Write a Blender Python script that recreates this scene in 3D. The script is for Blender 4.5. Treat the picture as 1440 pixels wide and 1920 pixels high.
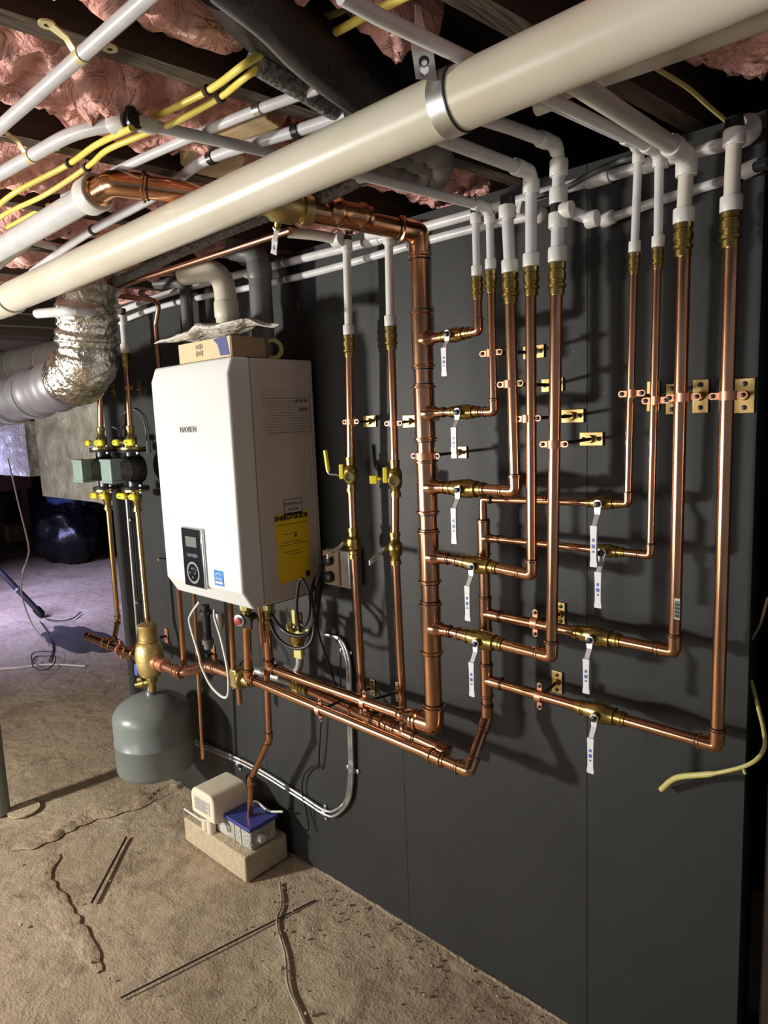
import bpy, math, random
import numpy as np
from mathutils import Vector, Matrix, noise
for o in list(bpy.data.objects): bpy.data.objects.remove(o)
SC = bpy.context.scene
COL = SC.collection
# ------------------------------------------------------------------ camera
RM = np.array([[0.73599494, 0.06138053, -0.6741987], [0.67581991, -0.12506828, 0.72637826], [-0.03973539, -0.99024762, -0.13353181]])
FPX = 1277.0
CAM = np.array([0.0, -1.4432, 1.57])
cam = bpy.data.cameras.new('camera')
cam.sensor_fit = 'HORIZONTAL'; cam.sensor_width = 36.0; cam.lens = FPX / 1440 * 36.0
cam.clip_start = 0.02; cam.clip_end = 60
co = bpy.data.objects.new('camera', cam); COL.objects.link(co)
cx, cy, cz = RM[:, 0], -RM[:, 1], -RM[:, 2]
co.matrix_world = Matrix(((cx[0], cy[0], cz[0], CAM[0]), (cx[1], cy[1], cz[1], CAM[1]), (cx[2], cy[2], cz[2], CAM[2]), (0, 0, 0, 1)))
SC.camera = co
# ------------------------------------------------------------------ world, lamps, exposure
w = bpy.data.worlds.new('world'); SC.world = w; w.use_nodes = True
w.node_tree.nodes['Background'].inputs[0].default_value = (0.80, 0.84, 0.92, 1)
w.node_tree.nodes['Background'].inputs[1].default_value = 0.20
SC.view_settings.view_transform = 'Standard'; SC.view_settings.look = 'None'
SC.view_settings.gamma = 1; SC.view_settings.use_curve_mapping = False
SC.view_settings.exposure = 0.0
def area(name, loc, target, size, power, color):
    l = bpy.data.lights.new(name, 'AREA'); l.size = size; l.energy = power; l.color = color; l.shape = 'DISK'
    o = bpy.data.objects.new(name, l); COL.objects.link(o); o.location = loc
    d = Vector(target) - Vector(loc); o.rotation_euler = d.to_track_quat('-Z', 'Y').to_euler()
    return o
area('assumed_work_light', (-3.3, -2.7, 1.25), (-1.4, 0, 1.25), 0.20, 108, (1.0, 0.955, 0.87))  # assumed lamp out of view, placed to suit the cast shadows
area("fill_light", (-2.0, -3.2, 1.0), (-1.3, -0.7, 2.1), 1.0, 26, (1.0, 0.94, 0.86))  # added fill lamp, no such fixture; lifts ceiling and insulation
fl0 = area('assumed_far_light', (-6.9, -1.0, 2.0), (-6.5, 0.9, 0), 1.4, 72, (0.50, 0.50, 1.0)); fl0.data.spread = math.radians(85)  # added lamp for assumed daylight, tints far floor blue; no window is built
# ------------------------------------------------------------------ placing helpers
def ray(px, py): return RM @ np.array([px - 720.0, py - 960.0, FPX])
def ay(px, py, y):
    r = ray(px, py); return Vector(CAM + r * ((y - CAM[1]) / r[1]))
def az(px, py, z):
    r = ray(px, py); return Vector(CAM + r * ((z - CAM[2]) / r[2]))
def ax(px, py, x):
    r = ray(px, py); return Vector(CAM + r * ((x - CAM[0]) / r[0]))
V = Vector
X, Y, Z = V((1, 0, 0)), V((0, 1, 0)), V((0, 0, 1))
# ------------------------------------------------------------------ materials
MT = {}
def mat(name, col, rough=0.5, metal=0.0, var=None, vscale=8.0, vdet=4, bump=0.0, bscale=40.0, rvar=0.0, spec=0.5, trans=0.0, sss=0.0, ramp=(0.35, 0.65), stretch=None):
    m = bpy.data.materials.new(name); m.use_nodes = True
    nt = m.node_tree; b = nt.nodes['Principled BSDF']
    b.inputs['Base Color'].default_value = (*col, 1); b.inputs['Roughness'].default_value = rough
    b.inputs['Metallic'].default_value = metal; b.inputs['Specular IOR Level'].default_value = spec
    if trans: b.inputs['Transmission Weight'].default_value = trans
    if sss:
        b.inputs['Subsurface Weight'].default_value = sss; b.inputs['Subsurface Radius'].default_value = (0.01, 0.01, 0.01)
    tc = nt.nodes.new('ShaderNodeTexCoord'); src = tc.outputs['Object']
    if stretch:
        mp = nt.nodes.new('ShaderNodeMapping'); mp.inputs['Scale'].default_value = stretch
        nt.links.new(src, mp.inputs[0]); src = mp.outputs[0]
    if var or rvar:
        n = nt.nodes.new('ShaderNodeTexNoise'); n.inputs['Scale'].default_value = vscale; n.inputs['Detail'].default_value = vdet
        nt.links.new(src, n.inputs['Vector'])
    if var:
        r = nt.nodes.new('ShaderNodeValToRGB'); r.color_ramp.elements[0].position = ramp[0]; r.color_ramp.elements[1].position = ramp[1]
        r.color_ramp.elements[0].color = (*col, 1); r.color_ramp.elements[1].color = (*var, 1)
        nt.links.new(n.outputs['Fac'], r.inputs[0]); nt.links.new(r.outputs[0], b.inputs['Base Color'])
    if rvar:
        mr = nt.nodes.new('ShaderNodeMapRange'); mr.inputs[3].default_value = rough - rvar; mr.inputs[4].default_value = rough + rvar
        nt.links.new(n.outputs['Fac'], mr.inputs[0]); nt.links.new(mr.outputs[0], b.inputs['Roughness'])
    if bump:
        n2 = nt.nodes.new('ShaderNodeTexNoise'); n2.inputs['Scale'].default_value = bscale; n2.inputs['Detail'].default_value = 6
        nt.links.new(src, n2.inputs['Vector'])
        bp = nt.nodes.new('ShaderNodeBump'); bp.inputs['Strength'].default_value = bump; bp.inputs['Distance'].default_value = 0.01
        nt.links.new(n2.outputs['Fac'], bp.inputs['Height']); nt.links.new(bp.outputs[0], b.inputs['Normal'])
    MT[name] = m
    return m
mat('copper', (0.76, 0.42, 0.25), 0.2, 1.0, var=(0.56, 0.29, 0.17), vscale=9, rvar=0.1)
mat('copper_dull', (0.64, 0.36, 0.24), 0.34, 1.0, var=(0.48, 0.25, 0.16), vscale=14, rvar=0.1)
mat('copper_strap', (0.72, 0.33, 0.20), 0.4, 0.8)
mat('oring', (0.012, 0.01, 0.01), 0.5)
mat('brass', (0.60, 0.46, 0.17), 0.26, 1.0, var=(0.42, 0.31, 0.1), vscale=30, rvar=0.08)
mat('brass_dull', (0.62, 0.52, 0.24), 0.4, 1.0, var=(0.5, 0.4, 0.16), vscale=30)
mat('brass_plate', (0.62, 0.45, 0.19), 0.38, 0.9, var=(0.40, 0.26, 0.1), vscale=30)
mat('steel', (0.62, 0.62, 0.62), 0.32, 1.0)
mat('galv', (0.62, 0.63, 0.62), 0.38, 0.9, var=(0.45, 0.46, 0.46), vscale=25)
mat('chrome', (0.8, 0.8, 0.8), 0.2, 1.0)
mat('dark_steel', (0.05, 0.05, 0.055), 0.4, 0.6)
mat('pex', (0.60, 0.60, 0.62), 0.28, 0, var=(0.70, 0.70, 0.70), vscale=18, sss=0.15)
mat('pex_warm', (0.66, 0.62, 0.55), 0.3, 0, sss=0.15)
mat('pex_collar', (0.70, 0.69, 0.66), 0.4)
mat('pvc', (0.72, 0.69, 0.58), 0.3, 0, var=(0.64, 0.60, 0.48), vscale=5, rvar=0.06)
mat('pvc_white', (0.72, 0.71, 0.66), 0.35)
mat('abs_grey', (0.10, 0.105, 0.105), 0.4, 0, var=(0.16, 0.165, 0.16), vscale=12)
mat('black_plastic', (0.014, 0.014, 0.016), 0.35)
mat('black_rubber', (0.010, 0.010, 0.011), 0.45)
mat('white_handle', (0.80, 0.82, 0.86), 0.35)
mat('blue_print', (0.08, 0.13, 0.42), 0.4)
mat('yellow', (0.88, 0.78, 0.05), 0.35)
mat('yellow_cable', (0.90, 0.76, 0.16), 0.42, var=(0.82, 0.66, 0.10), vscale=20)
mat('yellow_pale', (0.62, 0.56, 0.20), 0.45)
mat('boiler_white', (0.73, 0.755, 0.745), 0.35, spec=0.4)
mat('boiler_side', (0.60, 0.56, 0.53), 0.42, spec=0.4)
mat('ink', (0.03, 0.03, 0.035), 0.5)
mat('ink_grey', (0.22, 0.20, 0.19), 0.6)
mat('label_paper', (0.58, 0.55, 0.51), 0.5)
mat('label_yellow', (0.86, 0.62, 0.01), 0.5)
mat('label_blue', (0.03, 0.22, 0.62), 0.4)
mat('panel_black', (0.012, 0.014, 0.018), 0.18)
mat('screen', (0.16, 0.18, 0.17), 0.3)
mat('silver', (0.7, 0.7, 0.72), 0.25, 0.8)
mat('tank_grey', (0.20, 0.225, 0.215), 0.32, 0, var=(0.17, 0.19, 0.18), vscale=3)
mat('cardboard', (0.60, 0.50, 0.30), 0.6)
mat('cardboard_dark', (0.36, 0.26, 0.17), 0.7)
mat('box_blue', (0.06, 0.07, 0.22), 0.5)
mat('poly_bag', (0.75, 0.72, 0.66), 0.25, 0, var=(0.62, 0.58, 0.52), vscale=40, bump=0.8, bscale=60)
mat('cable_white', (0.66, 0.64, 0.58), 0.4)
mat('beige_plastic', (0.80, 0.72, 0.56), 0.42)
mat('purple_blue', (0.045, 0.055, 0.26), 0.4)
mat('stone_white', (0.62, 0.60, 0.54), 0.8, var=(0.42, 0.40, 0.35), vscale=120, bump=1.0, bscale=150)
mat('clear_tub', (0.55, 0.54, 0.5), 0.2)
mat('concrete_block', (0.50, 0.41, 0.27), 0.85, var=(0.60, 0.50, 0.34), vscale=60, bump=0.6, bscale=150)
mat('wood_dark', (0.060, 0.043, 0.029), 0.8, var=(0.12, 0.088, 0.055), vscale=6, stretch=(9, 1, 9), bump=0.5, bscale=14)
mat('joist_side_shade', (0.030, 0.020, 0.015), 0.85, var=(0.05, 0.035, 0.024), vscale=5, stretch=(9, 1, 9))  # joist sides, bay shade put into the colour; stained underside uses the paler wood
mat('steel_light', (0.85, 0.85, 0.86), 0.42, 0.7)
mat('wood_black', (0.012, 0.009, 0.008), 0.9, var=(0.025, 0.018, 0.014), vscale=6)
mat('wood_light', (0.62, 0.43, 0.21), 0.6, var=(0.72, 0.53, 0.29), vscale=6, stretch=(3, 1, 12))
mat('stud_wood', (0.05, 0.028, 0.016), 0.8, var=(0.025, 0.014, 0.009), vscale=10, stretch=(6, 6, 1))
mat('wall_paint', (0.027, 0.028, 0.028), 0.55, 0, var=(0.032, 0.033, 0.033), vscale=3, spec=0.35, bump=0.05, bscale=60)
mat('wall_far', (0.06, 0.045, 0.05), 0.9)
mat('flex_black', (0.016, 0.015, 0.014), 0.45, bump=0.5, bscale=40)
mat('flex_mesh', (0.22, 0.22, 0.21), 0.5, bump=1.0, bscale=120, var=(0.05, 0.05, 0.05), vscale=110)
mat('grey_fabric', (0.20, 0.19, 0.175), 0.6, var=(0.11, 0.105, 0.10), vscale=10, bump=0.6, bscale=18)
mat('foil', (0.74, 0.71, 0.64), 0.24, 1.0, var=(0.42, 0.39, 0.33), vscale=18, bump=1.0, bscale=48, rvar=0.1)
mat('foil_matte', (0.82, 0.78, 0.69), 0.33, 0.45, var=(0.50, 0.46, 0.39), vscale=11, bump=1.0, bscale=34, rvar=0.12)
mat('foil_tape', (0.85, 0.84, 0.82), 0.3, 0.9)
mat('duct_metal', (0.36, 0.34, 0.37), 0.42, 0.7, var=(0.28, 0.27, 0.31), vscale=5)
mat('trash_bag', (0.008, 0.008, 0.012), 0.28, bump=0.8, bscale=12)
mat('blue_bag', (0.10, 0.16, 0.42), 0.25, bump=0.6, bscale=12)
mat('brown_wood', (0.10, 0.045, 0.045), 0.6)
mat('column_paint', (0.20, 0.22, 0.19), 0.5, var=(0.14, 0.16, 0.14), vscale=10)
mat('dirt_pile', (0.05, 0.04, 0.038), 0.95, bump=1.0, bscale=30)
mat('pebble', (0.30, 0.25, 0.19), 0.9, var=(0.42, 0.37, 0.29), vscale=30)
mat('translucent_blue', (0.05, 0.08, 0.25), 0.3)
mat('gas_cap', (0.45, 0.06, 0.05), 0.4)
def insulation_mat():
    m = mat('pink_wool', (0.84, 0.40, 0.35), 0.95, 0, var=(0.96, 0.60, 0.53), vscale=7, vdet=8, spec=0.1, bump=1.0, bscale=16, ramp=(0.3, 0.7))
    nt = m.node_tree
    for n in nt.nodes:
        if n.type == 'BUMP': n.inputs['Distance'].default_value = 0.035
        if n.type == 'TEX_NOISE': n.inputs['Distortion'].default_value = 1.6
    return m
insulation_mat()
def floor_mat():
    m = bpy.data.materials.new('floor_concrete'); m.use_nodes = True; nt = m.node_tree; b = nt.nodes['Principled BSDF']
    b.inputs['Roughness'].default_value = 0.85; b.inputs['Specular IOR Level'].default_value = 0.3
    tc = nt.nodes.new('ShaderNodeTexCoord')
    def nz(s, d=6, dist=0):
        n = nt.nodes.new('ShaderNodeTexNoise'); n.inputs['Scale'].default_value = s; n.inputs['Detail'].default_value = d
        n.inputs['Distortion'].default_value = dist; nt.links.new(tc.outputs['Object'], n.inputs['Vector']); return n
    def rp(n, stops):
        r = nt.nodes.new('ShaderNodeValToRGB'); e = r.color_ramp.elements
        while len(e) < len(stops): e.new(0.5)
        for i, (p, c) in enumerate(stops): e[i].position = p; e[i].color = (*c, 1)
        nt.links.new(n.outputs['Fac'], r.inputs[0]); return r
    n1 = nz(1.7, 8, 0.6); r1 = rp(n1, [(0.30, (0.36, 0.27, 0.185)), (0.5, (0.46, 0.36, 0.25)), (0.72, (0.55, 0.445, 0.315))])
    n2 = nz(28, 8); r2 = rp(n2, [(0.30, (0.72, 0.70, 0.68)), (0.6, (1.0, 1.0, 1.0)), (0.75, (1.15, 1.13, 1.1))])
    mx = nt.nodes.new('ShaderNodeMixRGB'); mx.blend_type = 'MULTIPLY'; mx.inputs[0].default_value = 0.8
    nt.links.new(r1.outputs[0], mx.inputs[1]); nt.links.new(r2.outputs[0], mx.inputs[2])
    n3 = nz(4.2, 4, 1.2); r3 = rp(n3, [(0.60, (1, 1, 1)), (0.66, (0.62, 0.58, 0.57)), (0.72, (0.75, 0.72, 0.7))])
    m2 = nt.nodes.new('ShaderNodeMixRGB'); m2.blend_type = 'MULTIPLY'; m2.inputs[0].default_value = 0.55
    nt.links.new(mx.outputs[0], m2.inputs[1]); nt.links.new(r3.outputs[0], m2.inputs[2])
    nt.links.new(m2.outputs[0], b.inputs['Base Color'])
    ad = nt.nodes.new('ShaderNodeMath'); ad.operation = 'ADD'
    n4 = nz(9, 8, 0.5); n5 = nz(120, 4)
    mu = nt.nodes.new('ShaderNodeMath'); mu.operation = 'MULTIPLY'; mu.inputs[1].default_value = 0.22
    nt.links.new(n5.outputs['Fac'], mu.inputs[0]); nt.links.new(n4.outputs['Fac'], ad.inputs[0]); nt.links.new(mu.outputs[0], ad.inputs[1])
    bp = nt.nodes.new('ShaderNodeBump'); bp.inputs['Strength'].default_value = 0.8; bp.inputs['Distance'].default_value = 0.018
    nt.links.new(ad.outputs[0], bp.inputs['Height']); nt.links.new(bp.outputs[0], b.inputs['Normal'])
    MT['floor_concrete'] = m
floor_mat()
# ------------------------------------------------------------------ mesh builder
def perp(a):
    a = a.normalized(); t = Z if abs(a.z) < 0.9 else X
    u = a.cross(t).normalized(); return u, a.cross(u).normalized()
def fillet(pts, rad, n=6):
    pts = [V(p) for p in pts]
    if rad <= 0 or len(pts) < 3: return pts
    out = [pts[0]]
    for i in range(1, len(pts) - 1):
        p = pts[i]; a = pts[i-1] - p; b = pts[i+1] - p; la, lb = a.length, b.length
        a.normalize(); b.normalize(); ang = a.angle(b)
        if ang > 3.05: out.append(p); continue
        d = min(rad / math.tan(ang / 2), la * 0.48, lb * 0.48)
        s = p + a * d; e = p + b * d
        for k in range(n + 1):
            t = k / n; out.append(s * (1-t)**2 + p * 2*t*(1-t) + e * t**2)
    out.append(pts[-1]); return out
def spline(pts, n=8):
    pts = [V(p) for p in pts]
    P = [pts[0]*2 - pts[1]] + pts + [pts[-1]*2 - pts[-2]]; out = []
    for i in range(1, len(P) - 2):
        for k in range(n):
            t = k / n; a, b, c, d = P[i-1], P[i], P[i+1], P[i+2]
            out.append(0.5 * ((2*b) + (c-a)*t + (2*a-5*b+4*c-d)*t*t + (3*b-a-3*c+d)*t**3))
    out.append(pts[-1]); return out
class MB:
    def __init__(s): s.v = []; s.f = []; s.m = []
    def add(s, vs, fs, mi=0):
        o = len(s.v); s.v += [V(p) for p in vs]
        for f in fs: s.f.append([i + o for i in f]); s.m.append(mi)
        return s
    def tube(s, pts, r, seg=16, mi=0, caps=True):
        pts = [V(p) for p in pts]
        q = [pts[0]]
        for p in pts[1:]:
            if (p - q[-1]).length > 1e-5: q.append(p)
        pts = q; n = len(pts); rs = r if isinstance(r, (list, tuple)) else [r] * n
        if len(rs) != n: rs = [rs[min(int(i * len(rs) / n), len(rs)-1)] for i in range(n)]
        tan = []
        for i in range(n):
            a = pts[min(i+1, n-1)] - pts[max(i-1, 0)]; tan.append(a.normalized())
        u, _ = perp(tan[0]); vs = []
        for i in range(n):
            if i:
                u = (u - tan[i] * u.dot(tan[i]))
                if u.length < 1e-6: u, _ = perp(tan[i])
                u.normalize()
            w_ = tan[i].cross(u)
            for k in range(seg):
                a = 2 * math.pi * k / seg; vs.append(pts[i] + (u * math.cos(a) + w_ * math.sin(a)) * rs[i])
        fs = []
        for i in range(n-1):
            for k in range(seg):
                k2 = (k+1) % seg; fs.append([i*seg+k, i*seg+k2, (i+1)*seg+k2, (i+1)*seg+k])
        if caps: fs.append(list(range(seg))[::-1]); fs.append([(n-1)*seg + k for k in range(seg)])
        return s.add(vs, fs, mi)
    def lathe(s, p, axis, prof, seg=20, mi=0, caps=True):
        p = V(p); a = V(axis).normalized(); u, w_ = perp(a); vs = []; n = len(prof)
        for t, r in prof:
            for k in range(seg):
                g = 2 * math.pi * k / seg; vs.append(p + a * t + (u * math.cos(g) + w_ * math.sin(g)) * max(r, 1e-5))
        fs = []
        for i in range(n-1):
            for k in range(seg):
                k2 = (k+1) % seg; fs.append([i*seg+k, i*seg+k2, (i+1)*seg+k2, (i+1)*seg+k])
        if caps: fs.append(list(range(seg))[::-1]); fs.append([(n-1)*seg + k for k in range(seg)])
        return s.add(vs, fs, mi)
    def box(s, c, size, axes=None, mi=0):
        c = V(c); A = axes or (X, Y, Z); h = [q / 2 for q in size]; vs = []
        for i in (-1, 1):
            for j in (-1, 1):
                for k in (-1, 1): vs.append(c + A[0]*h[0]*i + A[1]*h[1]*j + A[2]*h[2]*k)
        return s.add(vs, [[0,1,3,2],[4,6,7,5],[0,4,5,1],[2,3,7,6],[0,2,6,4],[1,5,7,3]], mi)
    def prism(s, pts, ext, mi=0):
        pts = [V(p) for p in pts]; n = len(pts); e = V(ext)
        fs = [list(range(n))[::-1], [n+i for i in range(n)]] + [[i, (i+1) % n, n+(i+1) % n, n+i] for i in range(n)]
        return s.add(pts + [p + e for p in pts], fs, mi)
    def ball(s, c, r, seg=14, mi=0, sc=(1,1,1)):
        c = V(c); vs = []; fs = []; rn = seg // 2
        for i in range(rn+1):
            th = math.pi * i / rn
            for k in range(seg):
                g = 2*math.pi*k/seg; vs.append(c + V((math.sin(th)*math.cos(g)*sc[0], math.sin(th)*math.sin(g)*sc[1], math.cos(th)*sc[2])) * r)
        for i in range(rn):
            for k in range(seg):
                k2 = (k+1) % seg; fs.append([i*seg+k, (i+1)*seg+k, (i+1)*seg+k2, i*seg+k2])
        return s.add(vs, fs, mi)
    def build(s, name, mats, parent=None, bevel=0, sharp=40, jitter=None):
        off = parent.matrix_world.translation if parent else V((0,0,0))
        if parent: off = LOC[parent.name]
        me = bpy.data.meshes.new(name)
        me.from_pydata([tuple(p - off) for p in s.v], [], s.f)
        if isinstance(mats, str): mats = [mats]
        for m in mats: me.materials.append(MT[m])
        for i, p in enumerate(me.polygons): p.material_index = s.m[i]
        me.update()
        import bmesh
        bm = bmesh.new(); bm.from_mesh(me); bmesh.ops.recalc_face_normals(bm, faces=bm.faces); bm.to_mesh(me); bm.free()
        for p in me.polygons: p.use_smooth = True
        me.set_sharp_from_angle(angle=math.radians(sharp))
        o = bpy.data.objects.new(name, me); COL.objects.link(o)
        if parent: o.parent = parent
        LOC[o.name] = V(off)
        if bevel:
            b = o.modifiers.new('bevel', 'BEVEL'); b.width = bevel; b.segments = 3; b.limit_method = 'ANGLE'; b.angle_limit = math.radians(35)
        return o
LOC = {}
def thing(name, label, cat, loc, group=None):
    o = bpy.data.objects.new(name, None); o.empty_display_size = 0.02; COL.objects.link(o); o.location = loc
    LOC[o.name] = V(loc); o['label'] = label; o['category'] = cat
    if group: o['group'] = group
    return o
def tag(o, label, cat, group=None, kind=None):
    o['label'] = label; o['category'] = cat
    if group: o['group'] = group
    if kind: o['kind'] = kind
    return o
def struct(o): o['kind'] = 'structure'; return o
def text(name, s, origin, right, up, size, m, parent, depth=0.0004, fat=0.0):
    c = bpy.data.curves.new(name, 'FONT'); c.body = s; c.size = size; c.extrude = depth; c.offset = fat; c.align_x = 'CENTER'; c.align_y = 'CENTER'
    t = bpy.data.objects.new('tmp', c); COL.objects.link(t)
    dg = bpy.context.evaluated_depsgraph_get(); dg.update()
    me = bpy.data.meshes.new_from_object(t.evaluated_get(dg)); bpy.data.objects.remove(t)
    r = V(right).normalized(); u = V(up).normalized(); n = r.cross(u); o_ = V(origin) - LOC[parent.name]
    for v in me.vertices:
        q = v.co.copy(); v.co = o_ + r*q.x + u*q.y + n*q.z
    me.materials.clear(); me.materials.append(MT[m]); me.update()
    o = bpy.data.objects.new(name, me); COL.objects.link(o); o.parent = parent; LOC[o.name] = V(LOC[parent.name])
    return o
# ------------------------------------------------------------------ plumbing builders
def bead_prof(L, r, both=True):
    R = r * 1.13; B = r * 1.33
    if r < 0.009: B = r * 1.34; R = r*1.14
    s = [(0, r*1.02), (0, R), (0.10*L, R), (0.16*L, B), (0.26*L, B), (0.32*L, R)]
    if both: s += [(0.68*L, R), (0.74*L, B), (0.84*L, B), (0.90*L, R), (L, R), (L, r*1.02)]
    else: s += [(L, R)]
    return s
def sleeve(mb, p, d, L, r, mi=0):   # one press end: mouth at p, running back along d
    d = V(d).normalized(); mb.lathe(p, d, bead_prof(L, r, False), mi=mi)
    mb.lathe(V(p) - d*0.0012, d, [(0, r*1.0), (-0.0012, r*1.12), (0.0014, r*1.12), (0.0014, r*1.0)], mi=1)
def elbow(corner, d1, d2, r, parent, name='elbow', arm=2.6, m='copper'):
    c = V(corner); d1 = V(d1).normalized(); d2 = V(d2).normalized(); A = r * arm; SL = min(r*1.6, A*0.62)
    mb = MB(); p1 = c + d1*A; p2 = c + d2*A
    mb.tube(fillet([p1 - d1*SL*0.9, c, p2 - d2*SL*0.9], A - SL*1.0, 8), r*1.12, 18)
    sleeve(mb, p1, -d1, SL, r); sleeve(mb, p2, -d2, SL, r)
    return mb.build(name, [m, 'oring'], parent)
def tee(c, axis, bd, r, rb, parent, L=None, BL=None, m='copper', name='tee'):
    c = V(c); a = V(axis).normalized(); b = V(bd).normalized(); L = L or r*4.6; BL = BL or r*2.9
    mb = MB(); SL = r*1.3
    mb.tube([c - a*(L/2 - SL*0.5), c + a*(L/2 - SL*0.5)], r*1.12, 20)
    sleeve(mb, c - a*L/2, a, SL, r); sleeve(mb, c + a*L/2, -a, SL, r)
    R0 = r*1.04; R1 = rb*1.2
    pr = [(r*0.35, R0*1.05), (r*0.8, R0*0.98), (r*1.1, (R0*0.75 + R1*0.25)), (r*1.4, (R0*0.35+R1*0.65)), (r*1.8, R1), (BL*0.9, R1)]
    mb.lathe(c, b, pr, 20); sleeve(mb, c + b*BL, -b, min(rb*2.0, BL*0.4), rb)
    return mb.build(name, [m, 'oring'], parent)
def coupling(c, axis, r, parent, L=None, m='copper', name='coupling'):
    a = V(axis).normalized(); L = L or r*4.0; mb = MB()
    mb.lathe(V(c) - a*L/2, a, bead_prof(L, r)); mb.lathe(V(c) - a*(L/2+0.001), a, [(0, r), (0, r*1.08), (0.001, r*1.08), (0.001, r)], mi=1)
    return mb.build(name, [m, 'oring'], parent)
def pipe(pts, r, parent, name='pipe', m='copper', fil=0, seg=18):
    return MB().tube(fillet(pts, fil), r, seg).build(name, m, parent)
def brass_adapter(p, d, r, parent, L=None):   # sits from the collar downwards
    L = L or r*4.6; mb = MB()
    mb.lathe(p, d, [(0, r*1.30), (L*.18, r*1.30), (L*.20, r*1.12), (L*.26, r*1.12), (L*.28, r*1.34), (L*.52, r*1.34), (L*.54, r*1.15), (L*.62, r*1.15), (L*.66, r*1.36), (L*.76, r*1.36), (L*.80, r*1.14), (L, r*1.14), (L, r*1.0)], 20)
    return mb.build('brass_adapter', 'brass', parent)
def collar(mb, c, d, r, L, k=1.42, mi=0):
    d = V(d).normalized(); R = r*k
    mb.lathe(V(c) - d*L/2, d, [(0, r), (0, R*0.95), (L*.08, R), (L*.92, R), (L, R*0.95), (L, r)], 22, mi=mi)
def pex_run(name, label, pts, r, collars=(), m='pex', group=None, fil=0.0, cl=0.03, cat='pipe', smooth=False):
    pts = [V(p) for p in pts]; t = thing(name, label, cat, pts[0], group)
    path = spline(pts) if smooth else fillet(pts, fil)
    MB().tube(path, r, 18).build('tube', m, t)
    for c, d in collars:
        mb = MB(); collar(mb, c, d, r, cl); mb.build('expansion_ring', 'pex_collar', t)
    return t
def handle_lever(pivot, down, out, length, width, parent, tilt=0.0):
    """bent steel strap hanging from the stem nut with a white sleeve"""
    piv = V(pivot); dn = V(down).normalized(); o = V(out).normalized(); side = dn.cross(o).normalized(); th = 0.003
    h = MB(); w0 = width*0.95
    a = piv; b = piv + dn*length*0.16 ; c = piv + dn*length*0.34 + o*length*0.12
    def strap(p, q, wa, wb):
        d = (q - p).normalized(); n = d.cross(side).normalized()
        vs = []
        for pt, ww in ((p, wa), (q, wb)):
            for sx in (-1, 1):
                for sn in (-1, 1): vs.append(pt + side*ww*0.5*sx + n*th*0.5*sn)
        h.add(vs, [[0,1,3,2],[4,6,7,5],[0,4,5,1],[2,3,7,6],[0,2,6,4],[1,5,7,3]])
    h.lathe(a - o*th*0.5, o, [(0, width*0.2), (0, width*0.62), (th, width*0.62), (th, width*0.2)], 16, caps=False)
    strap(a + dn*width*0.3, b, w0, w0*0.8); strap(b, c, w0*0.8, w0*0.72)
    hd = h.build('handle', 'steel_light', parent)
    e = c + dn*length*0.66
    mb = MB(); n = 8; vs = []; fs = []
    prof = [(0, .86), (.03, 1.0), (.15, .92), (.5, .84), (.82, .86), (.9, 1.0), (.98, 1.02), (1.0, .9)]
    for t, k in prof:
        p = c + (e - c)*t - dn*length*0.02
        for (sx, so) in ((-.5, -.5), (.5, -.5), (.5, .5), (-.5, .5)): vs.append(p + side*width*k*sx + o*0.007*so)
    for i in range(len(prof)-1):
        for k in range(4): fs.append([i*4+k, i*4+(k+1) % 4, (i+1)*4+(k+1) % 4, (i+1)*4+k])
    fs += [[3,2,1,0], [(len(prof)-1)*4+k for k in range(4)]]
    mb.add(vs, fs)
    # blue print on the outer face
    for t0, t1, ww in ((.30, .40, .34), (.44, .56, .44), (.60, .66, .3)):
        p = c + (e-c)*(t0+t1)/2 - dn*length*0.02 + o*0.0037
        mb.box(p, (width*ww, (e-c).length*(t1-t0)*0.8, 0.0006), (side, dn, o), mi=1)
    mb.build('sleeve', ['white_handle', 'blue_print'], hd)
    return hd
def ball_valve(label, c, axis, r, hl=0.11, out=-Y, down=-Z, group='copper branch shut-off valves'):
    """brass press ball valve with stem facing out and a lever hanging down"""
    c = V(c); a = V(axis).normalized(); o = V(out); t = thing('ball_valve', label, 'valve', c, group)
    L = r*7.2 + 0.02; mb = MB()
    R = r*1.65
    pr = [(0, r*1.02), (0, r*1.22), (L*.05, r*1.22), (L*.06, r*1.38), (L*.11, r*1.38), (L*.12, r*1.2), (L*.20, r*1.2), (L*.21, R*.95), (L*.33, R*.98), (L*.40, R*1.1), (L*.60, R*1.1), (L*.67, R*.98), (L*.79, R*.95), (L*.80, r*1.2), (L*.88, r*1.2), (L*.89, r*1.38), (L*.94, r*1.38), (L*.95, r*1.22), (L, r*1.22), (L, r*1.02)]
    mb.lathe(c - a*L/2, a, pr, 24)
    mb.build('body', 'brass', t, sharp=30)
    s = MB(); q = c + o*R*0.9
    s.lathe(q, o, [(0, r*0.8), (0.010, r*0.8), (0.010, r*0.55), (0.016, r*0.55)], 14)
    s.build('stem', 'brass', t)
    n = MB(); q2 = c + o*(R*0.9 + 0.018); n.lathe(q2 - o*0.003, o, [(0, 0.0065), (0.008, 0.0065), (0.009, 0.003)], 6)
    n.build('nut', 'dark_steel', t, sharp=20)
    handle_lever(c + o*(R*0.9 + 0.015), down, o, hl, 0.015, t)
    return t
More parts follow.
